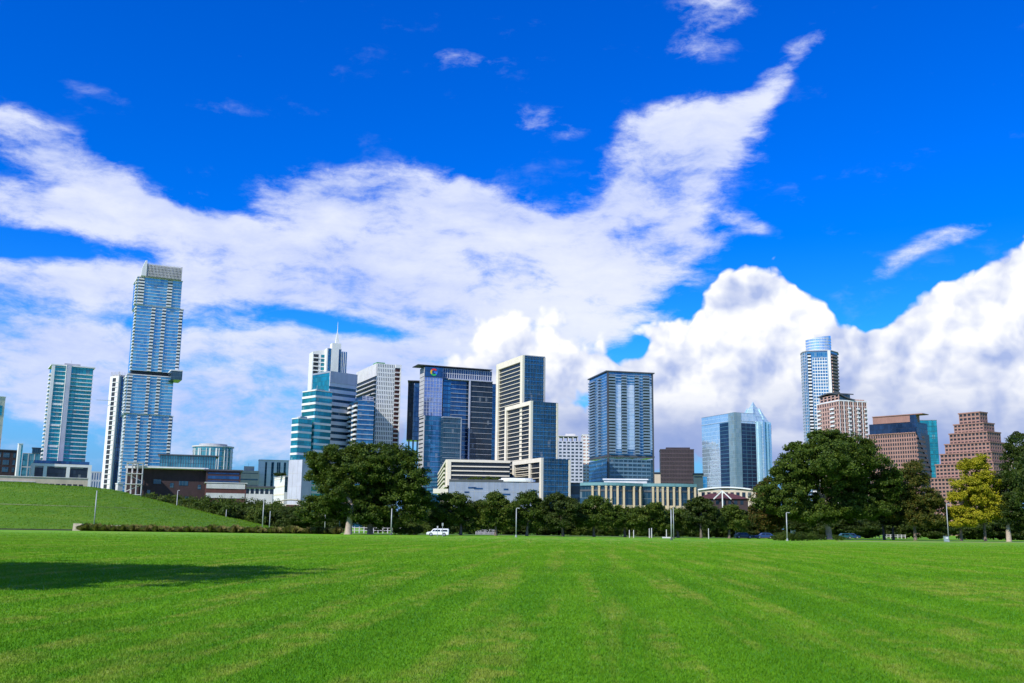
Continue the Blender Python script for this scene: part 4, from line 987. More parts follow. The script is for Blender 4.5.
# ================================================================== TREES
LEAF = leafmat('oak_leaf', (0.032, 0.068, 0.006), (0.068, 0.118, 0.01), (0.13, 0.18, 0.018))
LEAF2 = leafmat('elm_leaf', (0.044, 0.085, 0.008), (0.082, 0.13, 0.012), (0.15, 0.18, 0.022))
LEAFD = leafmat('dark_leaf', (0.022, 0.046, 0.007), (0.045, 0.076, 0.01), (0.09, 0.12, 0.018))
LEAFY = leafmat('yellow_leaf', (0.24, 0.26, 0.008), (0.42, 0.40, 0.014), (0.5, 0.42, 0.03))
LEAFO = leafmat('rusty_leaf', (0.045, 0.07, 0.01), (0.085, 0.095, 0.014), (0.2, 0.1, 0.02))
LEAFE = leafmat('brownish_elm_leaf', (0.045, 0.07, 0.009), (0.085, 0.105, 0.013), (0.17, 0.13, 0.02))
def leaves(blobs, dens, cr, per, size, seed, flat=.6):
    """leaf quads in clumps spread through and over a set of ellipsoids (cx,cy,cz,rx,ry,rz)"""
    g = np.random.default_rng(seed); out = []
    for (cx, cy, cz, rx, ry, rz) in blobs:
        area = 4 * PI * ((rx * ry) ** 1.6 / 3 + (rx * rz) ** 1.6 / 3 + (ry * rz) ** 1.6 / 3) ** (1 / 1.6)
        n = max(6, int(area * dens))
        d = g.normal(size=(n, 3)); d /= np.linalg.norm(d, axis=1, keepdims=True)
        rad = np.where(g.random(n) < .8, g.uniform(.74, 1.1, n) + .12 * np.maximum(0, g.normal(size=n)), g.uniform(.3, .8, n))
        q0 = g.normal(size=(5, 3)) * 2.6; f0 = g.random(5) * 6
        rad *= 1 + .075 * np.sin(d @ q0.T + f0).sum(1)
        c = np.array([cx, cy, cz]) + d * rad[:, None] * np.array([rx, ry, rz])
        per_ = per * 2.4; k = g.integers(int(per_ * .4), int(per_ * 1.6), n); ci = np.repeat(np.arange(n), k); tot = len(ci)
        q = g.normal(size=(tot, 3)); q *= (g.random(tot) ** .45 / np.linalg.norm(q, axis=1))[:, None]
        crr = cr * g.uniform(.6, 1.35, n)[ci]
        p = c[ci] + q * crr[:, None] * np.array([1, 1, flat])
        nrm = d[ci] * .5 + g.normal(size=(tot, 3)) * .6 + np.array([0, 0, .45]); nrm /= np.linalg.norm(nrm, axis=1, keepdims=True)
        out.append((p, nrm))
    p = np.concatenate([a for a, _ in out]); nrm = np.concatenate([a for _, a in out]); n = len(p)
    t = np.cross(nrm, g.normal(size=(n, 3))); t /= np.linalg.norm(t, axis=1, keepdims=True); bt = np.cross(nrm, t)
    s = size * .62 * g.uniform(.55, 1.35, n)[:, None]; w = g.uniform(.45, .8, n)[:, None]
    V = np.stack([p - t * s, p - bt * s * w, p + t * s, p + bt * s * w], 1)
    V[..., 2] = np.maximum(V[..., 2], 0.02)
    return V.reshape(-1, 3), np.arange(n * 4).reshape(-1, 4)
def trunk_mesh(base_r, top, targets, seed, fork=.45):
    g = random.Random(seed); m = MB()
    hz = top * fork; bend = (g.uniform(-.05, .05) * top, g.uniform(-.05, .05) * top)
    m.tube([(0, 0, -.15), (0, 0, .25), (bend[0] * .3, bend[1] * .3, hz * .5), (bend[0], bend[1], hz)], [base_r * 1.55, base_r * 1.08, base_r * .85, base_r * .7], 10)
    for (x, y, z) in targets:
        q = Vector((bend[0] * .8, bend[1] * .8, hz * .93)); e = Vector((x, y, z)); mid = q.lerp(e, .5) + Vector((g.uniform(-.4, .4), g.uniform(-.4, .4), .12 * (e - q).length))
        m.tube([q, q.lerp(mid, .5) + Vector((0, 0, .2)), mid, e], [base_r * .52, base_r * .4, base_r * .28, base_r * .08], 7)
    return m
def tree_px(name, label, cat, blobs_px, Y, trunks, leaf, seed, dens=.55, cr=1.25, per=38, size=.34, group=None, bark=None, tr=.45, thick=.8, fork=.4):
    """a tree whose crown lobes were read off the photograph and given real depth; trunks: pixel columns"""
    x0, y0 = gx(trunks[0], Y); root = thing(name, label, cat, (x0, y0, 0), group)
    g = random.Random(seed); blobs = []; sats = []
    for (px, py, rx, ry) in blobs_px:
        k = Y / 1000; off = g.uniform(-.5, .5) * rx * k * 1.2
        p = P(px, py, Y + off); rr = (rx * k, max(rx * thick, ry * .8) * k, ry * k); cb = (p.x - x0, p.y - y0, p.z)
        blobs.append((*cb, rr[0] * .9, rr[1] * .9, rr[2] * .9))
        for _ in range(7):
            d = Vector((g.gauss(0, 1), g.gauss(0, 1), g.gauss(.25, .8))).normalized(); e = g.uniform(.24, .42); o_ = g.uniform(.8, 1.0)
            sats.append((cb[0] + d.x * rr[0] * o_, cb[1] + d.y * rr[1] * o_, max(1.6, cb[2] + d.z * rr[2] * o_), rr[0] * e, rr[1] * e, rr[2] * e * .8))
    v, f_ = leaves(blobs + sats, dens * .62, cr * .85, per, size, seed)
    fast('crown', v, f_, leaf, root)
    top = max(b_[2] for b_ in blobs)
    for i, t in enumerate(trunks):
        xx_, yy_ = gx(t, Y + i * 1.5); near = sorted(blobs, key=lambda b_: abs(b_[0] - (xx_ - x0)))[:6 if i == 0 else 4]
        m = trunk_mesh(tr, top, [(b_[0] - (xx_ - x0), b_[1], b_[2]) for b_ in near], seed + i, fork)
        o = m.build('trunk', bark or BARK, root, smooth=True); o.location = (xx_ - x0, yy_ - y0, 0)
    return root

# the two big trees left of centre
tree_px('oak_tree', 'tallest dark oak left of centre, in front of the white lattice tower', 'tree',
        [(368, 466, 30, 22), (345, 475, 22, 22), (395, 472, 26, 26), (375, 452, 22, 10), (350, 456, 14, 10), (398, 456, 14, 10), (360, 497, 30, 22), (392, 500, 32, 24), (412, 486, 16, 24), (418, 507, 13, 17), (372, 516, 26, 10)], 212, [370.5], LEAF, 21, bark=PALEBARK, tr=.6)
tree_px('oak_tree', 'dark oak with a pale forked trunk beside the hill end, left of the tallest oak', 'tree',
        [(330, 462, 13, 14), (322, 476, 13, 13), (335, 488, 20, 18), (345, 505, 26, 16), (322, 508, 18, 13), (316, 458, 7, 9), (358, 512, 16, 10), (312, 512, 11, 9)], 206, [348.5], LEAF, 22, bark=PALEBARK, tr=.7)
# tree row across the middle
ROW = 'trees in the row across the far side of the lawn'
rows = [
    ('round tree behind the white van, just right of the tallest oak', [(448, 510, 17, 15), (460, 512, 18, 15), (440, 518, 12, 12), (455, 499, 12, 6), (470, 520, 11, 9)], 218, [461], LEAF2),
    ('round tree below the low panelled gallery, second right of the tallest oak', [(496, 511, 16, 15), (503, 515, 12, 14), (488, 518, 11, 12), (497, 499, 9, 6)], 219, [496], LEAF2),
    ('tree behind the single lamp post near the middle of the lawn edge', [(526, 510, 16, 14), (519, 517, 12, 12), (536, 516, 12, 13), (528, 499, 9, 6)], 222, [527], LEAF),
    ('tree below the cream podium, left of the columned building', [(562, 511, 17, 15), (553, 517, 12, 12), (572, 515, 12, 13), (560, 500, 10, 6)], 222, [563], LEAFD),
    ('tree under the left half of the columned building', [(596, 511, 16, 13), (586, 514, 11, 12), (606, 517, 13, 12), (595, 503, 10, 5)], 224, [594], LEAF),
    ('tree under the middle of the columned building', [(625, 517, 14, 11), (616, 519, 10, 10), (634, 519, 10, 10)], 226, [625], LEAF),
    ('tree left of the pair of tall slim poles', [(652, 517, 13, 12), (644, 520, 9, 10), (660, 521, 10, 9), (652, 508, 8, 5)], 225, [650], LEAF2),
    ('dark rounded tree right of the pair of tall slim poles', [(700, 514, 14, 14), (691, 519, 10, 11), (709, 518, 10, 11), (702, 503, 8, 6)], 226, [701], LEAFD),
    ('lighter green low tree in front of the red roofed house', [(729, 519, 13, 10), (721, 523, 9, 8), (738, 522, 10, 9), (730, 511, 8, 5)], 228, [729], LEAF2),
    ('tree filling the gap behind the pair of tall slim poles', [(677, 519, 12, 10), (670, 522, 9, 8), (684, 522, 9, 9)], 230, [678], LEAF),
]
for i, (lab, bl, Y_, tk, lm) in enumerate(rows):
    tree_px('park_tree', lab, 'tree', bl, Y_, tk, lm, 40 + i, dens=.75, cr=1.05, per=34, size=.30, group=ROW, tr=.3, fork=.35)
# rear trees closing the gaps: one built, the rest copied
BACK = 'dark trees of the second row behind the lawn edge'
proto = tree_px('shade_tree', 'dark tree of the second row, in the gap between round trees by the van', 'tree', [(480, 516, 16, 13), (472, 521, 12, 10), (489, 521, 12, 10), (480, 508, 9, 6), (478, 527, 14, 6), (488, 528, 12, 5)], 262, [480], LEAFD, 70, dens=.6, cr=1.2, per=36, size=.36, group=BACK, tr=.3)
def dup(root, loc, rz, sc, label, group=None):
    r = root.copy(); COL.objects.link(r); r.location = loc; r.rotation_euler = (0, 0, rz); r.scale = sc; r['label'] = label
    if group: r['group'] = group
    for ch in root.children:
        c = ch.copy(); COL.objects.link(c); c.parent = r
    return r
backs = [(412, 'behind the right flank of the tallest oak'), (512, 'just left of the single lamp post in the middle'), (545, 'between the cream podium trees'), (580, 'below the left end of the columned building'),
         (612, 'under the central columns of the columned building'), (640, 'below the centre of the wavy columned front'), (664, 'just left of the two slim poles'), (690, 'just right of the two slim poles'), (716, 'left of the red roofed house trees'),
         (745, 'beside the small yellow sign'), (330, 'behind the forked oak by the hill'), (300, 'behind the pale pavilion bushes'), (380, 'behind the trunks of the two big oaks'), (440, 'directly behind the white van'), (765, 'behind the rusty tree by the blue car')]
random.seed(9)
for px, w in backs:
    x_, y_ = gx(px, 262 + random.uniform(-8, 14)); s = random.uniform(.82, 1.02)
    dup(proto, (x_, y_, 0), random.uniform(0, 6), (s * random.uniform(.9, 1.15), s, s * random.uniform(.85, 1.0)), 'dark tree of the second row, ' + w)
# right-hand group
tree_px('oak_tree', 'biggest broad dark oak on the right with a pale leaning trunk', 'tree',
        [(830, 462, 40, 24), (800, 472, 22, 22), (862, 470, 28, 24), (828, 442, 24, 11), (852, 445, 16, 9), (800, 452, 12, 9), (790, 494, 28, 20), (826, 492, 40, 22), (866, 495, 30, 22), (812, 513, 30, 11), (885, 482, 15, 16), (782, 476, 10, 8), (850, 512, 26, 10)], 236, [829], LEAF, 31, dens=.5, cr=1.4, per=40, size=.38, bark=PALEBARK, tr=.7)
tree_px('rusty_tree', 'smaller tree with rusty orange tips, left of the biggest oak on the right', 'tree',
        [(763, 505, 13, 18), (770, 517, 14, 14), (757, 517, 10, 12), (766, 487, 9, 9), (776, 508, 12, 18)], 244, [766], LEAFO, 32, dens=.7, cr=1.1, per=34, size=.32, tr=.3)
tree_px('elm_tree', 'leafy elm with brownish tints between the biggest oak and the yellow tree', 'tree',
        [(912, 492, 20, 20), (902, 505, 18, 17), (924, 505, 18, 18), (912, 472, 12, 11), (936, 512, 13, 13), (922, 520, 18, 8), (895, 490, 12, 14)], 238, [915], LEAFE, 33, dens=.65, cr=1.15, per=36, size=.32, tr=.38)
for k, (px, lab) in enumerate(((884, 'dark slender tree in shade under the right flank of the biggest oak'), (893, 'second dark slender tree under the biggest oak, nearer the elm'))):
    tree_px('shaded_tree', lab, 'tree', [(px, 506, 12, 14), (px - 5, 515, 10, 9), (px + 6, 513, 10, 11)], 252 + 3 * k, [px], LEAFD, 80 + k, dens=.7, cr=1.1, per=34, size=.34, tr=.32)
tree_px('yellow_tree', 'bright yellow green tree with tiered branches in front of the pink ziggurat', 'tree',
        [(976, 470, 14, 12), (968, 484, 18, 10), (986, 486, 15, 12), (964, 499, 15, 7), (984, 502, 18, 9), (958, 510, 10, 5), (975, 515, 22, 6), (996, 508, 10, 10), (978, 461, 8, 6), (962, 523, 12, 3)], 238, [961, 985], LEAFY, 34, dens=.95, cr=1.1, per=32, size=.3, tr=.32)
tree_px('edge_tree', 'dark tree at the right edge of the photo with a pale trunk', 'tree',
        [(1020, 470, 16, 26), (1012, 492, 15, 22), (1028, 505, 18, 24), (1008, 512, 11, 14), (1018, 445, 10, 12), (1040, 480, 20, 30)], 238, [1008.5, 1034], LEAFD, 35, dens=.6, cr=1.2, per=36, size=.34, bark=PALEBARK, tr=.55)
# trees in the distance on the right, behind the trunks
for k, (px, lab) in enumerate(((845, 'low far tree seen under the biggest oak, left part'), (868, 'low far tree seen under the biggest oak, right part'), (905, 'low far tree behind the elm trunk'), (935, 'low far tree behind the slim lamp by the yellow tree'), (968, 'low far tree behind the yellow tree trunks'), (1000, 'low far tree behind the pale trunk at right'), (798, 'low far tree well left of the biggest oak trunk, behind the notice board'), (1022, 'low far tree at the extreme right edge'), (818, 'low far tree just left of the biggest oak trunk, behind the shrub bed'))):
    x_, y_ = gx(px, 290 + 9 * (k % 3)); s = .95 + .1 * (k % 3)
    dup(proto, (x_, y_, 0), k * 1.3, (s * 1.35, s, s * .85), lab, 'far trees behind the right-hand group')
# a tree beside the camera whose shade crosses the lawn, and one beyond the right edge
def free_tree(name, label, x, y, blobs, leaf, seed, tr, **kw):
    root = thing(name, label, 'tree', (x, y, 0)); v, f_ = leaves(blobs, kw.get('dens', .5), 1.3, 36, .36, seed); fast('crown', v, f_, leaf, root)
    trunk_mesh(tr, max(b_[2] for b_ in blobs), [b_[:3] for b_ in blobs], seed).build('trunk', BARK, root, smooth=True)
    return root
free_tree('oak_tree', 'oak outside the left of the photo whose shadow lies on the lawn', -31.5, 23.0, [(0, 0, 15, 7, 8, 2.6), (-5, -4, 13, 6, 6, 2.6), (4, 4, 15.5, 5, 5, 2.2), (-2, 5, 14, 6, 5, 2.4)], LEAF, 51, .5, dens=.8)
free_tree('oak_tree', 'oak beyond the right edge whose shadow touches the lawn there', 76.0, 135, [(0, 0, 10, 6, 6, 4), (3, 2, 8, 6, 5, 3), (-2, 3, 9, 4, 5, 3)], LEAFD, 52, .5, dens=.7)

# bushes behind the hill
bl = [(0, 0, 1.6, 2.6, 2.2, 1.7), (1.6, .4, 2.3, 1.9, 1.8, 1.6), (-1.7, -.3, 2.0, 1.7, 1.7, 1.5)]
def bush(label, seed, leaf):
    root = thing('bush', label, 'bush', (0, 0, 0), 'bushes behind the grassy hill'); v, f_ = leaves(bl, .9, .7, 26, .24, seed); fast('crown', v, f_, leaf, root)
    trunk_mesh(.12, 2.6, [b_[:3] for b_ in bl], seed).build('trunk', BARK, root); return root
protos = [bush('rounded dark green bush in the thicket behind the hill slope', 61, LEAFD), bush('rounded green bush in the thicket behind the hill slope', 62, LEAF), bush('rounded lighter green bush in the thicket behind the hill slope', 63, LEAF2)]
random.seed(12); used = [0, 0, 0]; k = 0
for px in list(range(128, 322, 6)) + list(range(150, 322, 9)):
    k += 1; top = 497 + (px - 128) * .055 + random.uniform(-2, 5) + (5 if px > 290 else 0); Y_ = random.uniform(318, 345) if k < 33 else random.uniform(355, 380)
    if k >= 33: top -= 1.5
    x_, y_ = gx(px, Y_); h = zt(px, top, Y_); s = max(.9, h / 3.9); j = random.choice((0, 0, 1, 1, 2))
    lab = ['rounded dark green bush in the thicket behind the hill slope', 'rounded green bush in the thicket behind the hill slope', 'rounded lighter green bush in the thicket behind the hill slope'][j]
    if used[j] == 0: o = protos[j]; o.location = (x_, y_, 0); o.scale = (s * .8, s * .8, s); used[j] = 1
    else: dup(protos[j], (x_, y_, 0), random.uniform(0, 6), (s * random.uniform(.7, 1.0), s * .8, s), lab)
random.seed(17)
ul = ['dark green bush of the undergrowth below the tree row', 'green bush of the undergrowth below the tree row', 'lighter green bush of the undergrowth below the tree row']
for px in np.arange(418, 770, 8.5):
    if 428 < px < 450 and False: continue
    j = random.choice((0, 0, 0, 1, 2)); x_, y_ = gx(px + random.uniform(-3, 3), random.uniform(252, 262)); s_ = random.uniform(.65, 1.1)
    dup(protos[j], (x_, y_, 0), random.uniform(0, 6), (s_ * 1.15, s_, s_ * random.uniform(.7, 1)), ul[j], 'undergrowth bushes below the tree row')
# planting on the gallery roof
pr_ = None
for i, px in enumerate((462, 470, 477, 483, 489, 495, 502)):
    p = P(px, 482, GALLERY_TOP[1] + 6); s = (.75, .9, 1.1, .95, 1.15, 1.05, .8)[i] * .8
    dup(protos[2], (p.x, p.y, GALLERY_TOP[0] - .1), i * 1.1, (s, s, s * .85), 'small green shrub on the roof of the panelled gallery', 'shrubs on the gallery roof')
for i, px in enumerate((277, 283)):
    p = P(px, 477, 706); dup(protos[0], (p.x, p.y, zt(282, 476.5, 700) + .45), i, (.8, .8, .7), 'small dark shrub on the roof of the small white office', 'shrubs on the small office roof')
# low shrub bed round the lamp post on the right
bed = 'low shrubs of the bed left of the biggest oak trunk'
for px, Y_, s, j, lab in ((778, 196, .42, 1, 'low green shrub at the left end of the bed by the lamp post'), (784, 195, .5, 2, 'low shrub in the bed just left of the lamp post'), (791, 195, .48, 2, 'low yellowish shrub right of the lamp post in the bed'), (798, 197, .46, 0, 'low shrub in the middle of the bed before the oak'), (804, 199, .5, 1, 'low shrub in the bed nearing the big oak trunk'), (812, 208, .4, 2, 'low shrub just left of the big oak trunk'), (820, 214, .42, 0, 'low dark shrub against the big oak trunk'), (838, 214, .36, 1, 'low shrub right of the big oak trunk'),
                          (408, 214, .5, 2, 'light green low shrub left of the white van'), (415, 215, .55, 2, 'light green low shrub nearest the front of the white van'), (398, 213, .5, 1, 'low shrub beside the lamp post under the tallest oak')):
    x_, y_ = gx(px, Y_); dup(protos[j], (x_, y_, 0), px, (s, s, s * .85), lab, bed)

# ornamental grass clumps along the foot of the hill
TAN = leafmat('tan_grass', (0.22, 0.19, 0.07), (0.38, 0.31, 0.12), (0.22, 0.26, 0.05), .55)
TANG = leafmat('green_grass_clump', (0.11, 0.15, 0.02), (0.18, 0.21, 0.04), (0.3, 0.26, 0.09), .55)
def clump(mat, seed):
    g = np.random.default_rng(seed); n = 420
    a = g.random(n) * 2 * PI; r0 = g.random(n) * .35; sp = g.uniform(.2, 1.25, n); hh = g.uniform(.7, 1.5, n) * (1.15 - .35 * sp); w = g.uniform(.02, .045, n)
    c, s = np.cos(a), np.sin(a); V = np.zeros((n, 4, 3))
    for j, (sg) in enumerate((-1, 1)):
        V[:, j] = np.stack([c * r0 - s * w * sg, s * r0 + c * w * sg, np.full(n, -.05)], 1)
    mr = r0 + sp * .45; tr_ = r0 + sp
    V[:, 2] = np.stack([c * mr + s * w, s * mr - c * w, hh * .9], 1); V[:, 3] = np.stack([c * tr_, s * tr_, hh * .72], 1)
    f_ = np.stack([np.arange(n) * 4, np.arange(n) * 4 + 1, np.arange(n) * 4 + 2, np.arange(n) * 4 + 3], 1)
    return V.reshape(-1, 3), f_
cm = []
for i in range(4):
    v, f_ = clump(None, 90 + i); o = fast('grass_clump', v, f_, TAN if i % 2 else TANG); cm.append(o)
lab = ['bushy green tuft of ornamental grass in the row at the hill foot', 'tan feathery tuft of ornamental grass in the row at the hill foot']
random.seed(4); first = [True] * 4
for i, px in enumerate(np.arange(84, 338, 4.6)):
    j = random.randrange(4); Y_ = 209 - (px - 84) * .008 + random.uniform(-.8, .8)
    o = cm[j] if first[j] else cm[j].copy()
    if not first[j]: COL.objects.link(o)
    first[j] = False
    x_, y_ = gx(px, Y_); s = random.uniform(.85, 1.25); o.location = (x_, y_, 0); o.rotation_euler = (0, 0, random.uniform(0, 6)); o.scale = (s, s, s * random.uniform(.85, 1.1))
    o['label'] = lab[j % 2]; o['category'] = 'ornamental grass'; o['group'] = 'ornamental grass row at the hill foot'
# limestone wall at the hill foot
STONE = solid('limestone', (0.42, 0.36, 0.27), .9, .2, vscale=1.2)
x0_, y0_ = gx(73, 210); x1_, y1_ = gx(135, 212)
t = thing('stone_wall', 'low limestone block wall behind the left end of the ornamental grass', 'wall', (x0_, y0_, 0))
random.seed(2); xx_ = x0_; k = 0
while xx_ < x1_:
    w = random.uniform(1.1, 2.0); m = MB((x0_, y0_, 0)); bm_h = random.uniform(1.0, 1.3) if k else 1.45
    j = lambda: random.uniform(-.07, .07)
    yb = y0_ + (y1_ - y0_) * (xx_ - x0_) / (x1_ - x0_)
    m.hexa([(xx_ + j(), yb + j(), -.1), (xx_ + w - .05 + j(), yb + j(), -.1), (xx_ + w - .05 + j(), yb + 1, -.1), (xx_ + j(), yb + 1, -.1), (xx_ + .08 + j(), yb + .1 + j(), bm_h + j()), (xx_ + w - .12 + j(), yb + .1 + j(), bm_h + j()), (xx_ + w - .12, yb + .95, bm_h + j()), (xx_ + .08, yb + .95, bm_h + j())])
    m.build('stone_block', STONE, t); xx_ += w; k += 1
xa, ya = gx(-60, 210); xb, yb = gx(72, 210)  # dark raised strip added to draw the shadow line at the hill foot
m = MB((xa, ya, 0)); n = 24
for i in range(n):
    u0, u1 = xa + (xb - xa) * i / n, xa + (xb - xa) * (i + .98) / n
    m.hexa([(u0, ya, -.1), (u1, ya, -.1), (u1, ya + .5, -.1), (u0, ya + .5, -.1), (u0, ya + .04, .28), (u1, ya + .04, .28), (u1, ya + .5, .28), (u0, ya + .5, .28)])
o = m.build('shadow_strip', solid('shadow_strip_dark', (.03, .035, .02), .9, .2)); o['label'] = 'low dark strip standing for the hill foot shadow, left of the limestone wall'; o['category'] = 'wall'

# ================================================================== STREET FURNITURE
POLE = solid('galvanised_pole', (0.36, 0.39, 0.38), .5, .08, .2)
LAMPG = solid('lamp_glass', (0.75, 0.75, 0.7), .3, .02)
def lamp(label, px, Y_, ytop, r=.11, head=True, z0=0.0, group='slim lamp posts around the lawn'):
    x_, y_ = gx(px, Y_); h = zt(px, ytop, Y_) - z0
    t = thing('lamp_post', label, 'lamp post', (x_, y_, z0), group)
    m = MB(); m.tube([(0, 0, 0), (0, 0, h)], [r, r * .75], 10); m.build('pole', POLE, t, smooth=True)
    m = MB(); m.tube([(0, 0, -.05), (0, 0, .12)], [r * 2.2, r * 2.2], 10); m.tube([(0, 0, .12), (0, 0, .45)], [r * 1.5, r * 1.25], 10); m.build('base', DSTEEL if not head else POLE, t)
    if head:
        m = MB(); m.tube([(0, 0, h - .02), (.12, 0, h + .1), (.3, -.03, h + .1)], [.06, .06, .05], 6); m.build('arm', POLE, t)
        m = MB(); m.hexa([(.2, -.13, h + .02), (.62, -.12, h + .02), (.62, .08, h + .02), (.2, .09, h + .02), (.22, -.11, h + .14), (.58, -.1, h + .14), (.58, .06, h + .14), (.22, .08, h + .14)]); hd = m.build('lamp_head', POLE, t)
        m = MB(); m.box(.26, .56, -.1, .05, h - .02, h + .018); m.build('lens', LAMPG, hd)
    return t
lamp('pale lamp post in front of the grassy hill above the limestone wall', 94.3, 216, 490.5, .13, False)
p = on_hill(176, 507.5) or Vector((*gx(176, 290), 8))
q = P(175.5, 507, 318); lamp('lamp post with a head behind the hill, below the dark library', 175.5, 318, 490.5, .14, True, 0)
lamp('short slim lamp post behind the lower hill slope', 225.6, 306, 509.5, .12, False)
lamp('lamp post with a head near the foot of the hill, in front of the bushes', 262.6, 222, 499, .12, True)
lamp('slim lamp post just right of the headed lamp at the hill foot', 269.6, 240, 511, .11, False)
lamp('short lamp post left of the forked oak', 325, 222, 514, .12, False)
lamp('lamp post directly beside the forked oak trunk', 339.8, 211, 510.5, .12, True)
lamp('thick pale lamp post under the tallest oak', 391.3, 205, 508.5, .13, False)
lamp('lamp post alone near the middle of the lawn edge', 516.2, 196, 508.5, .11, True)
lamp('nearer of the two tall slim poles right of the columned building', 671.3, 178, 509.5, .11, False)
lamp('farther of the two tall slim poles right of the columned building', 673.6, 205, 507, .1, False)
lamp('lamp post standing in the shrub bed near the biggest oak', 787, 192, 513, .12, True)
lamp('tall thin lamp post left of the yellow tree', 948.2, 218, 504, .11, True)

# the white van, side-on, facing left
def wheel(t, x, y, r=.34, w=.22):
    m = MB(); m.tube([(x, y - w / 2, r), (x, y + w / 2, r)], [r, r], 18); o = m.build('wheel', solid('tyre', (.02, .02, .02), .8, .1), t)
    m = MB(); m.tube([(x, y - w / 2 - .015, r), (x, y - w / 2 + .05, r)], [r * .6, r * .6], 14); m.build('rim', STEEL, o)
def vehicle(name, label, cat, px, Y_, L, Hh, prof, wins, paint, flip=False, rz=0.0, W=1.8):
    x_, y_ = gx(px, Y_); t = thing(name, label, cat, (x_, y_, 0)); t.rotation_euler = (0, 0, rz)
    sx = (lambda u: (u - .5) * L) if not flip else (lambda u: (.5 - u) * L)
    pts = [(sx(u), v * Hh) for u, v in prof]
    if flip: pts = pts[::-1]
    n = len(pts); m = MB(); vs = []
    for yy_, k in ((-W / 2, 0), (W / 2, 1)):
        for (a, z) in pts:
            ins = .14 * max(0, (z / Hh - .55) / .45); vs.append((a, yy_ + (ins if k == 0 else -ins), z))
    fs = [tuple(range(n)), tuple(range(2 * n - 1, n - 1, -1))] + [(i, n + i, n + (i + 1) % n, (i + 1) % n) for i in range(n)]
    m.add(vs, fs); o = m.build('body', paint, t)
    bev = o.modifiers.new('bevel', 'BEVEL'); bev.width = .05; bev.segments = 2; bev.limit_method = 'ANGLE'
    for (u0, u1, v0, v1, u0t, u1t) in wins:
        m = MB(); z0, z1 = v0 * Hh, v1 * Hh; i0 = .14 * max(0, (v0 - .55) / .45) - .015; i1 = .14 * max(0, (v1 - .55) / .45) - .015
        for sgn in (-1, 1):
            e0, e1 = -sgn * (-1) * 0, 0
            yv0, yv1 = sgn * (W / 2 - i0), sgn * (W / 2 - i1); q0, q1 = sgn * (W / 2 - i0 - .06), sgn * (W / 2 - i1 - .06)
            P4 = [(sx(u0), yv0, z0), (sx(u1), yv0, z0), (sx(u1t), yv1, z1), (sx(u0t), yv1, z1)]; Q4 = [(sx(u0), q0, z0), (sx(u1), q0, z0), (sx(u1t), q1, z1), (sx(u0t), q1, z1)]
            m.add(P4 + Q4, [(0, 1, 2, 3), (7, 6, 5, 4), (0, 4, 5, 1), (1, 5, 6, 2), (2, 6, 7, 3), (3, 7, 4, 0)])
        m.build('window', G_BLACK, t)
    for u in (.2, .8):
        for s in (-1, 1): wheel(t, sx(u), s * (W / 2 - .1))
    m = MB(); a = sx(.005); m.box(min(a, a + .06), max(a, a + .06) , -W / 2 + .15, -W / 2 + .5, .36 * Hh, .44 * Hh); m.build('headlight', LAMPG, t)
    m = MB(); m.box(min(a, a + .06), max(a, a + .06), W / 2 - .5, W / 2 - .15, .36 * Hh, .44 * Hh); m.build('headlight', LAMPG, t)
    m = MB(); m.box(sx(.02) if not flip else sx(.98), sx(.98) if not flip else sx(.02), -W / 2 - .02, W / 2 + .02, .13 * Hh, .21 * Hh); m.build('bumper', DSTEEL, t)
    return t
van_prof = [(0, .18), (0, .46), (.03, .54), (.2, .6), (.30, .96), (.34, 1), (.97, 1), (1, .94), (1, .18)]
vehicle('van', 'white van parked side-on at the lawn edge, in front of the round trees', 'van', 438, 195, 4.2, 1.42, van_prof,
        [(.25, .36, .64, .86, .31, .38), (.39, .62, .64, .86, .4, .62), (.665, .94, .64, .86, .665, .94)], solid('van_white', (.78, .79, .8), .35, .02))
car_prof = [(0, .22), (0, .5), (.04, .56), (.24, .62), (.36, .97), (.42, 1), (.7, 1), (.8, .93), (.93, .64), (1, .6), (1, .22)]
cw = [(.3, .5, .64, .92, .39, .5), (.53, .82, .64, .92, .53, .74)]
vehicle('car', 'dark blue car half hidden by the rusty tree', 'car', 764, 232, 4.3, 1.35, car_prof, cw, solid('car_blue', (.02, .05, .16), .3, .02))
vehicle('car', 'dark teal car beside the small yellow sign', 'car', 743.5, 234, 4.2, 1.35, car_prof, cw, solid('car_teal', (.02, .09, .11), .3, .02), True)
vehicle('car', 'teal car seen just right of the biggest oak trunk', 'car', 843.5, 262, 4.3, 1.4, car_prof, cw, solid('car_cyan', (.02, .1, .13), .3, .02))
vehicle('car', 'deep blue car right of the teal car under the biggest oak', 'car', 851, 268, 4.3, 1.4, car_prof, cw, solid('car_navy', (.02, .06, .18), .3, .02), True)

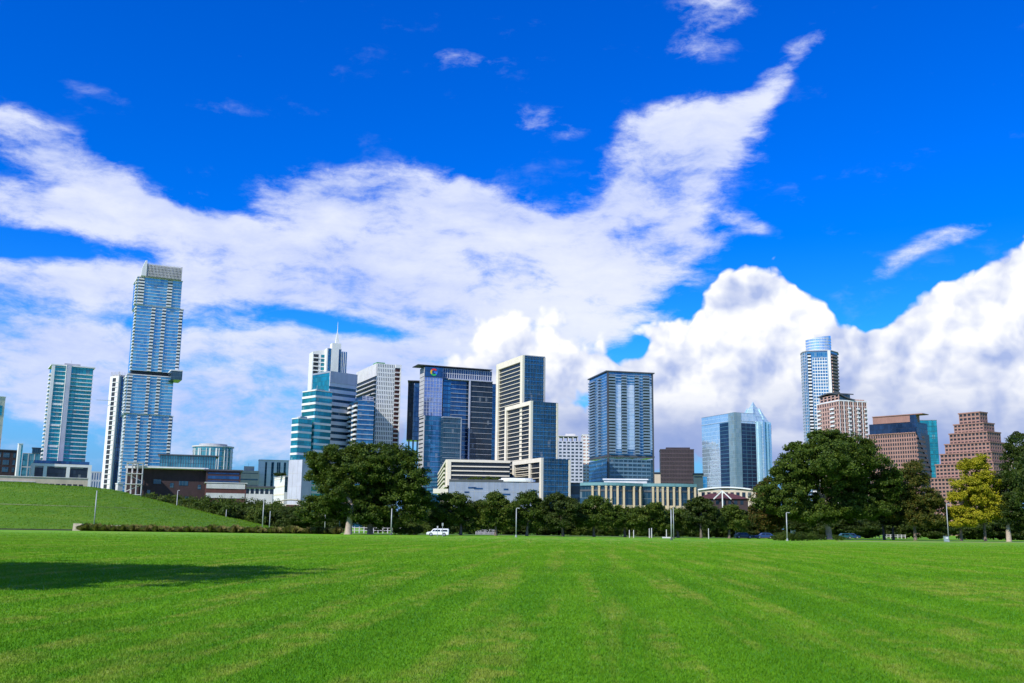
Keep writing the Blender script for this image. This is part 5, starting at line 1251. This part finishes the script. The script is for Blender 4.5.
# slim sign posts beside the van, bollards, sign, bins
def sign_post(name, label, px, Y_, ytop, plate, mat, r=.05, cat='sign'):
    x_, y_ = gx(px, Y_); h = zt(px, ytop, Y_); t = thing(name, label, cat, (x_, y_, 0))
    m = MB(); m.tube([(0, 0, -.05), (0, 0, h)], [r, r], 8); m.build('post', POLE, t)
    if plate: m = MB(); m.box(-plate[0] / 2, plate[0] / 2, -r - .03, -r + .005, h - plate[1], h); m.build('sign_plate', mat, t)
    return t
sign_post('sign_post', 'slim pale sign post in front of the white van, right one', 442.6, 188, 523, (.3, .5), POLE)
sign_post('sign_post', 'slim grey sign post in front of the white van, left one', 437.6, 189, 526, (.25, .4), CONC)
sign_post('road_sign', 'small yellow sign on a post among the low trees', 735.4, 232, 526.5, (.75, .9), solid('yellow_sign', (.75, .42, .02), .5, .03), .06)
for px, yt, lab in ((629.4, 530, 'short white bollard, left one of the near pair under the columned building'), (633.6, 530, 'short white bollard, right one of the near pair under the columned building'), (649.3, 528.5, 'tall white post, left one of the pair left of the slim poles'), (651.6, 528, 'tall white post, right one of the pair left of the slim poles'), (666.4, 529.5, 'white post standing on a flat pad just left of the slim poles'), (708.5, 528.5, 'white post in front of the dark rounded tree')):
    x_, y_ = gx(px, 214); h = zt(px, yt, 214); t = thing('bollard', lab, 'bollard', (x_, y_, 0), 'white posts along the lawn edge')
    m = MB(); m.tube([(0, 0, -.05), (0, 0, h - .1)], [.09, .085], 10); m.build('post', LCONC, t); m = MB(); m.tube([(0, 0, h - .1), (0, 0, h)], [.11, .06], 10); m.build('cap', LCONC, t)
    if px == 666.4: m = MB(); m.box(-.9, .9, -.3, .3, 0, .28); m.build('pad', LCONC, t)
def bin_(label, px, Y_, w, h, mat):
    x_, y_ = gx(px, Y_); t = thing('litter_bin', label, 'bin', (x_, y_, 0)); m = MB()
    m.hexa([(-w * .42, -w * .42, .05), (w * .42, -w * .42, .05), (w * .42, w * .42, .05), (-w * .42, w * .42, .05), (-w / 2, -w / 2, h), (w / 2, -w / 2, h), (w / 2, w / 2, h), (-w / 2, w / 2, h)]); m.build('body', mat, t)
    m = MB(); m.box(-w * .55, w * .55, -w * .55, w * .55, h + .005, h + .12); m.build('lid', DSTEEL, t)
    m = MB(); m.box(-w * .3, w * .3, -w / 2 - .03, -w / 2 + .03, h * .55, h * .8); m.build('panel', WHITE, t)
bin_('grey blue litter bin beside the thin lamp post left of the yellow tree', 945.8, 216, .85, 1.15, solid('bin_grey', (.28, .36, .4), .5))
x_, y_ = gx(793, 240); t = thing('notice_board', 'small white notice board behind the shrub bed', 'sign', (x_, y_, 0))
m = MB(); m.box(-.6, .6, -.05, .05, .7, 1.9); m.build('board', WHITE, t)
for s in (-.5, .5): m = MB(); m.tube([(s, .1, -.05), (s, .1, 2.2)], [.06, .06], 6); m.build('post', POLE, t)
# post and rail fences seen between the trunks
def fence(label, pxa, pxb, Y_, h, n, mat=LCONC):
    xa, ya = gx(pxa, Y_); xb, yb = gx(pxb, Y_); t = thing('fence', label, 'fence', (xa, ya, 0)); fa = Face((xa, ya), (xb, yb))
    for i in range(n + 1):
        m = MB((xa, ya, 0)); u = fa.W * i / n; m.fbox(fa, u - .09, u + .09, -.05, h, -.09, .09); m.build('post', mat, t)
    for z in (h * .45, h * .85): m = MB((xa, ya, 0)); m.fbox(fa, .1, fa.W - .1, z - .06, z + .06, -.03, .03); m.build('rail', mat, t)
fence('pale post and rail fence behind the two big oak trunks', 350, 402, 245, 1.5, 11)
fence('grey picket railing right of the white van under the round tree', 476, 496, 246, 1.3, 16, CONC)
fence('pale railing far behind the trunks on the right', 838, 905, 300, 1.2, 18)
t = None
for i, px in enumerate((963, 969.5, 973.8, 982.5)):
    x_, y_ = gx(px, 300); t = thing('white_pillar', ('wide white pillar, leftmost of those behind the yellow tree', 'white pillar, second from left behind the yellow tree', 'bright white pillar, third from left behind the yellow tree', 'narrow white pillar, rightmost of those behind the yellow tree')[i], 'pillar', (x_, y_, 0), 'white pillars behind the yellow tree')
    w = (.55, .3, .5, .3)[i]; m = MB(); m.box(-w, w, -w, w, 0, 2.4); m.build('shaft', WHITE, t); m = MB(); m.box(-w - .12, w + .12, -w - .12, w + .12, 2.4, 2.65); m.build('cap', WHITE, t)
# bare earth and footway strip under the right-hand trees
def strip(name, pts, mat, z=.006):
    m = MB(); m.add([(x, y, z) for x, y in pts], [tuple(range(len(pts)))]); return struct(m.build(name, mat))
strip('path', [gx(836, 196), gx(858, 196), gx(1100, 226), gx(1100, 232), gx(858, 204), gx(838, 202)], solid('sandy_path', (.34, .28, .18), .9, .25, vscale=.6))
strip('road', [gx(-100, 238), gx(1150, 246), gx(1150, 256), gx(-100, 247)], solid('asphalt', (.05, .05, .052), .9, .2), .004)

# ================================================================== SKY AND LIGHT
w = bpy.data.worlds.new('World'); scene.world = w; w.use_nodes = True
nt = w.node_tree
for n in list(nt.nodes): nt.nodes.remove(n)
out = nt.nodes.new('ShaderNodeOutputWorld'); bg = nt.nodes.new('ShaderNodeBackground'); nt.links.new(bg.outputs[0], out.inputs[0])
BGS = 0.1; bg.inputs[1].default_value = BGS
sky = nt.nodes.new('ShaderNodeTexSky'); sky.sky_type = 'NISHITA'; sky.sun_disc = False; sky.sun_elevation = SUN_EL
sky.sun_rotation = PI + SUN_AZ; sky.air_density = 1.0; sky.dust_density = 0.3; sky.ozone_density = 3.0
hs = nt.nodes.new('ShaderNodeHueSaturation'); hs.inputs['Saturation'].default_value = 1.55; hs.inputs['Value'].default_value = 1.0; hs.inputs['Hue'].default_value = 0.52
nt.links.new(sky.outputs[0], hs.inputs['Color'])
blue = MIX(nt, 1.0, hs.outputs[0], (0.45, 1.5, 1.95), 'MULTIPLY')
gen = nt.nodes.new('ShaderNodeTexCoord').outputs['Generated']
d = V_(nt, 'NORMALIZE', gen); s = SEP(nt, d)
az = M_(nt, 'ARCTAN2', s[0], s[1]); el = M_(nt, 'ARCSINE', s[2])
p2 = COMB(nt, az, el, 0.0)
def aze(px, py):
    v = ray(px, py); return math.atan2(v.x, v.y), math.asin(v.z)
def cover(pos, blobs, soft=1.45):
    """soft elliptical cloud masses, each at its own bearing and height"""
    tot = None; turned = {}
    for (px, py, rx, ry, rot, wgt) in blobs:
        a, e = aze(px, py); sc = 1.0 / (1000 * (1 + ((px - 512) / 1000) ** 2 * .7 + ((py - 341) / 1000) ** 2))
        q = round(rot / 9) * 9
        if q not in turned:
            if q == 0: turned[q] = pos
            else:
                mp = nt.nodes.new('ShaderNodeMapping'); nt.links.new(pos, mp.inputs[0]); mp.inputs['Rotation'].default_value = (0, 0, -math.radians(q)); turned[q] = mp.outputs[0]
        t = math.radians(q); ar, er = a * math.cos(t) + e * math.sin(t), -a * math.sin(t) + e * math.cos(t)
        n = nt.nodes.new('ShaderNodeVectorMath'); n.operation = 'MULTIPLY_ADD'; nt.links.new(turned[q], n.inputs[0])
        n.inputs[1].default_value = (1 / (rx * sc), 1 / (ry * sc), 0); n.inputs[2].default_value = (-ar / (rx * sc), -er / (ry * sc), 0)
        v = RAMP(nt, V_(nt, 'LENGTH', n.outputs[0]), soft, 0.1, 0.0, wgt)
        tot = v if tot is None else M_(nt, 'ADD', tot, v)
    return tot
def warp(pos, sc, amp, det=3):
    c = NOISE(nt, pos, sc, det, .6, out=1)
    return V_(nt, 'ADD', pos, V_(nt, 'MULTIPLY', V_(nt, 'SUBTRACT', c, (.5, .5, .5)), (amp, amp * .6, 0)))
HIGH = [(35, 128, 95, 20, -20, .62), (70, 165, 110, 20, -18, .62), (120, 200, 110, 16, -14, .6), (100, 218, 150, 20, -4, .75), (20, 195, 90, 20, -4, .5), (230, 225, 100, 26, 4, .62), (330, 195, 70, 26, 4, .75), (400, 200, 110, 30, -4, .9), (465, 195, 70, 20, -14, .62), (510, 222, 50, 14, -10, .5),
        (300, 258, 200, 32, 2, .85), (80, 282, 160, 26, 4, .75), (240, 295, 170, 24, 0, .62), (110, 335, 210, 30, 0, .68), (60, 385, 160, 40, 0, .45), (230, 405, 300, 60, 0, .72), (480, 265, 160, 50, 0, .9), (560, 285, 130, 62, 18, .9), (430, 345, 150, 60, 0, .8), (560, 360, 120, 50, 0, .6), (640, 222, 78, 58, 45, .9),
        (690, 122, 62, 26, 10, .8), (712, 150, 50, 36, 30, .7), (660, 180, 62, 50, 48, .75), (700, 42, 34, 20, 12, .5), (715, 8, 52, 16, 0, .52), (775, 70, 52, 14, 45, .40), (812, 42, 40, 12, 36, .38), (755, 95, 34, 14, 45, .36), (545, 124, 42, 14, -8, .46), (742, 222, 22, 12, -28, .48), (945, 235, 42, 9, 18, .48), (905, 262, 40, 8, 25, .3),
        (535, 220, 40, 10, -14, .46), (640, 120, 34, 9, 0, .42), (690, 246, 40, 12, 8, .55), (325, 322, 80, 12, -6, -.8), (20, 246, 70, 15, 0, -.7), (185, 325, 45, 8, 0, -.45), (20, 425, 60, 14, 0, -.35), (265, 222, 45, 8, -25, -.4), (180, 305, 60, 6, 0, -.2), (200, 365, 120, 7, 0, -.22), (100, 360, 80, 7, 0, -.2), (628, 350, 34, 18, 27, -.62), (100, 90, 40, 8, -18, .12), (470, 65, 55, 12, -8, .3), (225, 108, 30, 10, 0, .12)]
LOW = [(758, 288, 40, 32, 0, .85), (735, 300, 34, 26, 0, .4), (715, 328, 62, 40, 0, .8), (800, 312, 40, 36, 0, .7), (690, 375, 90, 50, 0, .8), (780, 385, 120, 50, 0, .9), (655, 325, 28, 24, 0, .4), (600, 365, 50, 30, 0, .4), (540, 345, 80, 46, 0, .5), (455, 350, 80, 40, 0, .5), (460, 230, 34, 14, 6, .6), (490, 248, 46, 14, 0, .4),
       (520, 300, 90, 40, 0, .35), (400, 400, 130, 40, 0, .5), (560, 405, 120, 50, 0, .8), (965, 295, 66, 36, 25, .8), (925, 335, 70, 40, 20, .8), (1040, 258, 54, 40, 0, .8), (890, 370, 90, 40, 0, .85), (980, 375, 110, 56, 0, .9), (845, 345, 32, 26, 0, .45), (1080, 330, 90, 80, 0, .8),
       (720, 445, 420, 40, 0, .8), (300, 440, 300, 30, 0, .22), (1000, 450, 220, 50, 0, .7), (740, 330, 70, 50, 0, .3), (800, 360, 80, 50, 0, .3), (1000, 330, 90, 60, 0, .3), (628, 350, 24, 15, 27, -.42)]
ph = warp(p2, 9.0, .045, 3)
nh = NOISE(nt, V_(nt, 'MULTIPLY', ph, (1.0, 2.2, 1.0)), 10.0, 8, .66)
nh2 = NOISE(nt, V_(nt, 'MULTIPLY', ph, (1.0, 3.4, 1.0)), 4.0, 4, .55)
ch = cover(ph, HIGH, 1.65)
# the half of the sky behind the camera gets broken cloud as well, which the glass mirrors
back_ = RAMP(nt, M_(nt, 'ABSOLUTE', az), 0.75, 1.3)
ch = M_(nt, 'ADD', ch, M_(nt, 'MULTIPLY', back_, RAMP(nt, el, .95, .1, 0.0, .52)))
amp = RAMP(nt, ch, 0.0, .35, .34, 1.0)
wob = M_(nt, 'ADD', M_(nt, 'MULTIPLY', M_(nt, 'SUBTRACT', nh, .5), 3.1), M_(nt, 'MULTIPLY', M_(nt, 'SUBTRACT', nh2, .5), 1.1))
dh = M_(nt, 'ADD', M_(nt, 'MULTIPLY', M_(nt, 'MINIMUM', ch, 1.05), .95), M_(nt, 'MULTIPLY', amp, wob))
ah = M_(nt, 'MULTIPLY', RAMP(nt, dh, .08, 1.0), .95)
pl = warp(p2, 17.0, .026, 3)
def billow(pos):
    vo = nt.nodes.new('ShaderNodeTexVoronoi'); vo.feature = 'F1'; vo.voronoi_dimensions = '2D'; nt.links.new(pos, vo.inputs['Vector'])
    vo.inputs['Scale'].default_value = 13.0; vo.inputs['Detail'].default_value = 3.0; vo.inputs['Roughness'].default_value = .55; vo.inputs['Lacunarity'].default_value = 2.1
    return M_(nt, 'SUBTRACT', 1.0, vo.outputs['Distance'])
b0 = billow(pl); b1 = billow(V_(nt, 'ADD', pl, (-.010, .013, 0)))
nl = NOISE(nt, pl, 12.0, 7, .6)
pu = V_(nt, 'ADD', pl, (-.016, .022, 0))
nl0 = NOISE(nt, pl, 8.0, 6, .58); nl1 = NOISE(nt, pu, 8.0, 6, .58)
cl = cover(pl, LOW)
dl = M_(nt, 'ADD', cl, M_(nt, 'ADD', M_(nt, 'MULTIPLY', M_(nt, 'SUBTRACT', b0, .6), .62), M_(nt, 'MULTIPLY', M_(nt, 'SUBTRACT', nl, .5), .6)))
al = RAMP(nt, dl, .27, .48)
relief = M_(nt, 'ADD', M_(nt, 'MULTIPLY', M_(nt, 'SUBTRACT', b0, b1), 1.9), M_(nt, 'MULTIPLY', M_(nt, 'SUBTRACT', nl0, nl1), 2.4))
rim = M_(nt, 'MULTIPLY', M_(nt, 'SUBTRACT', .9, dl), .30)
lit = RAMP(nt, M_(nt, 'ADD', M_(nt, 'ADD', relief, rim), M_(nt, 'MULTIPLY', M_(nt, 'SUBTRACT', nl, .5), .9)), -1.15, .42, smooth=False)
K = 1.0 / BGS
k3 = lambda c: tuple(x * K for x in c)
shade_h = M_(nt, 'ADD', M_(nt, 'MULTIPLY', nh2, .9), M_(nt, 'MULTIPLY', nh, .8))
hcol = MIX(nt, RAMP(nt, shade_h, .55, 1.15), k3((.42, .52, .88)), k3((.80, .84, .97)))
right = RAMP(nt, az, -.16, .06)
hcol = MIX(nt, M_(nt, 'MULTIPLY', M_(nt, 'MULTIPLY', right, RAMP(nt, el, .34, .22)), .5), hcol, k3((.93, .94, .99)))
hcol = MIX(nt, RAMP(nt, el, .02, .24, .45, 0), hcol, k3((.40, .52, .88)))
lcol = MIX(nt, lit, k3((.40, .49, .78)), k3((1.0, 1.0, 1.0)))
under = NOISE(nt, V_(nt, 'MULTIPLY', pl, (1.0, 2.6, 1.0)), 7.0, 5, .55)
lowd = M_(nt, 'ADD', el, M_(nt, 'MULTIPLY', M_(nt, 'SUBTRACT', under, .5), .16))
lcol = MIX(nt, RAMP(nt, lowd, .05, .18, .92, 0), lcol, k3((.23, .33, .65)))
blue = MIX(nt, RAMP(nt, el, .0, .19, .95, 0), blue, k3((.15, .28, .66)))
c = MIX(nt, ah, blue, hcol)
c = MIX(nt, al, c, lcol)
nt.links.new(c, bg.inputs[0])
w.cycles.sampling_method = 'MANUAL'; w.cycles.sample_map_resolution = 512

sun_d = bpy.data.lights.new('sun', 'SUN'); sun_d.energy = 4.9; sun_d.angle = math.radians(.5); sun_d.color = (1.0, .95, .86)
so = bpy.data.objects.new('sun', sun_d); COL.objects.link(so); so.rotation_euler = TOSUN.to_track_quat('Z', 'Y').to_euler(); so.location = (-60, -40, 80)
scene.view_settings.view_transform = 'Standard'; scene.view_settings.look = 'None'; scene.view_settings.gamma = 1; scene.view_settings.exposure = 0.12
scene.view_settings.use_curve_mapping = False
scene.cycles.max_bounces = 6; scene.cycles.diffuse_bounces = 2; scene.cycles.glossy_bounces = 3; scene.cycles.transmission_bounces = 3
scene.cycles.use_denoising = True
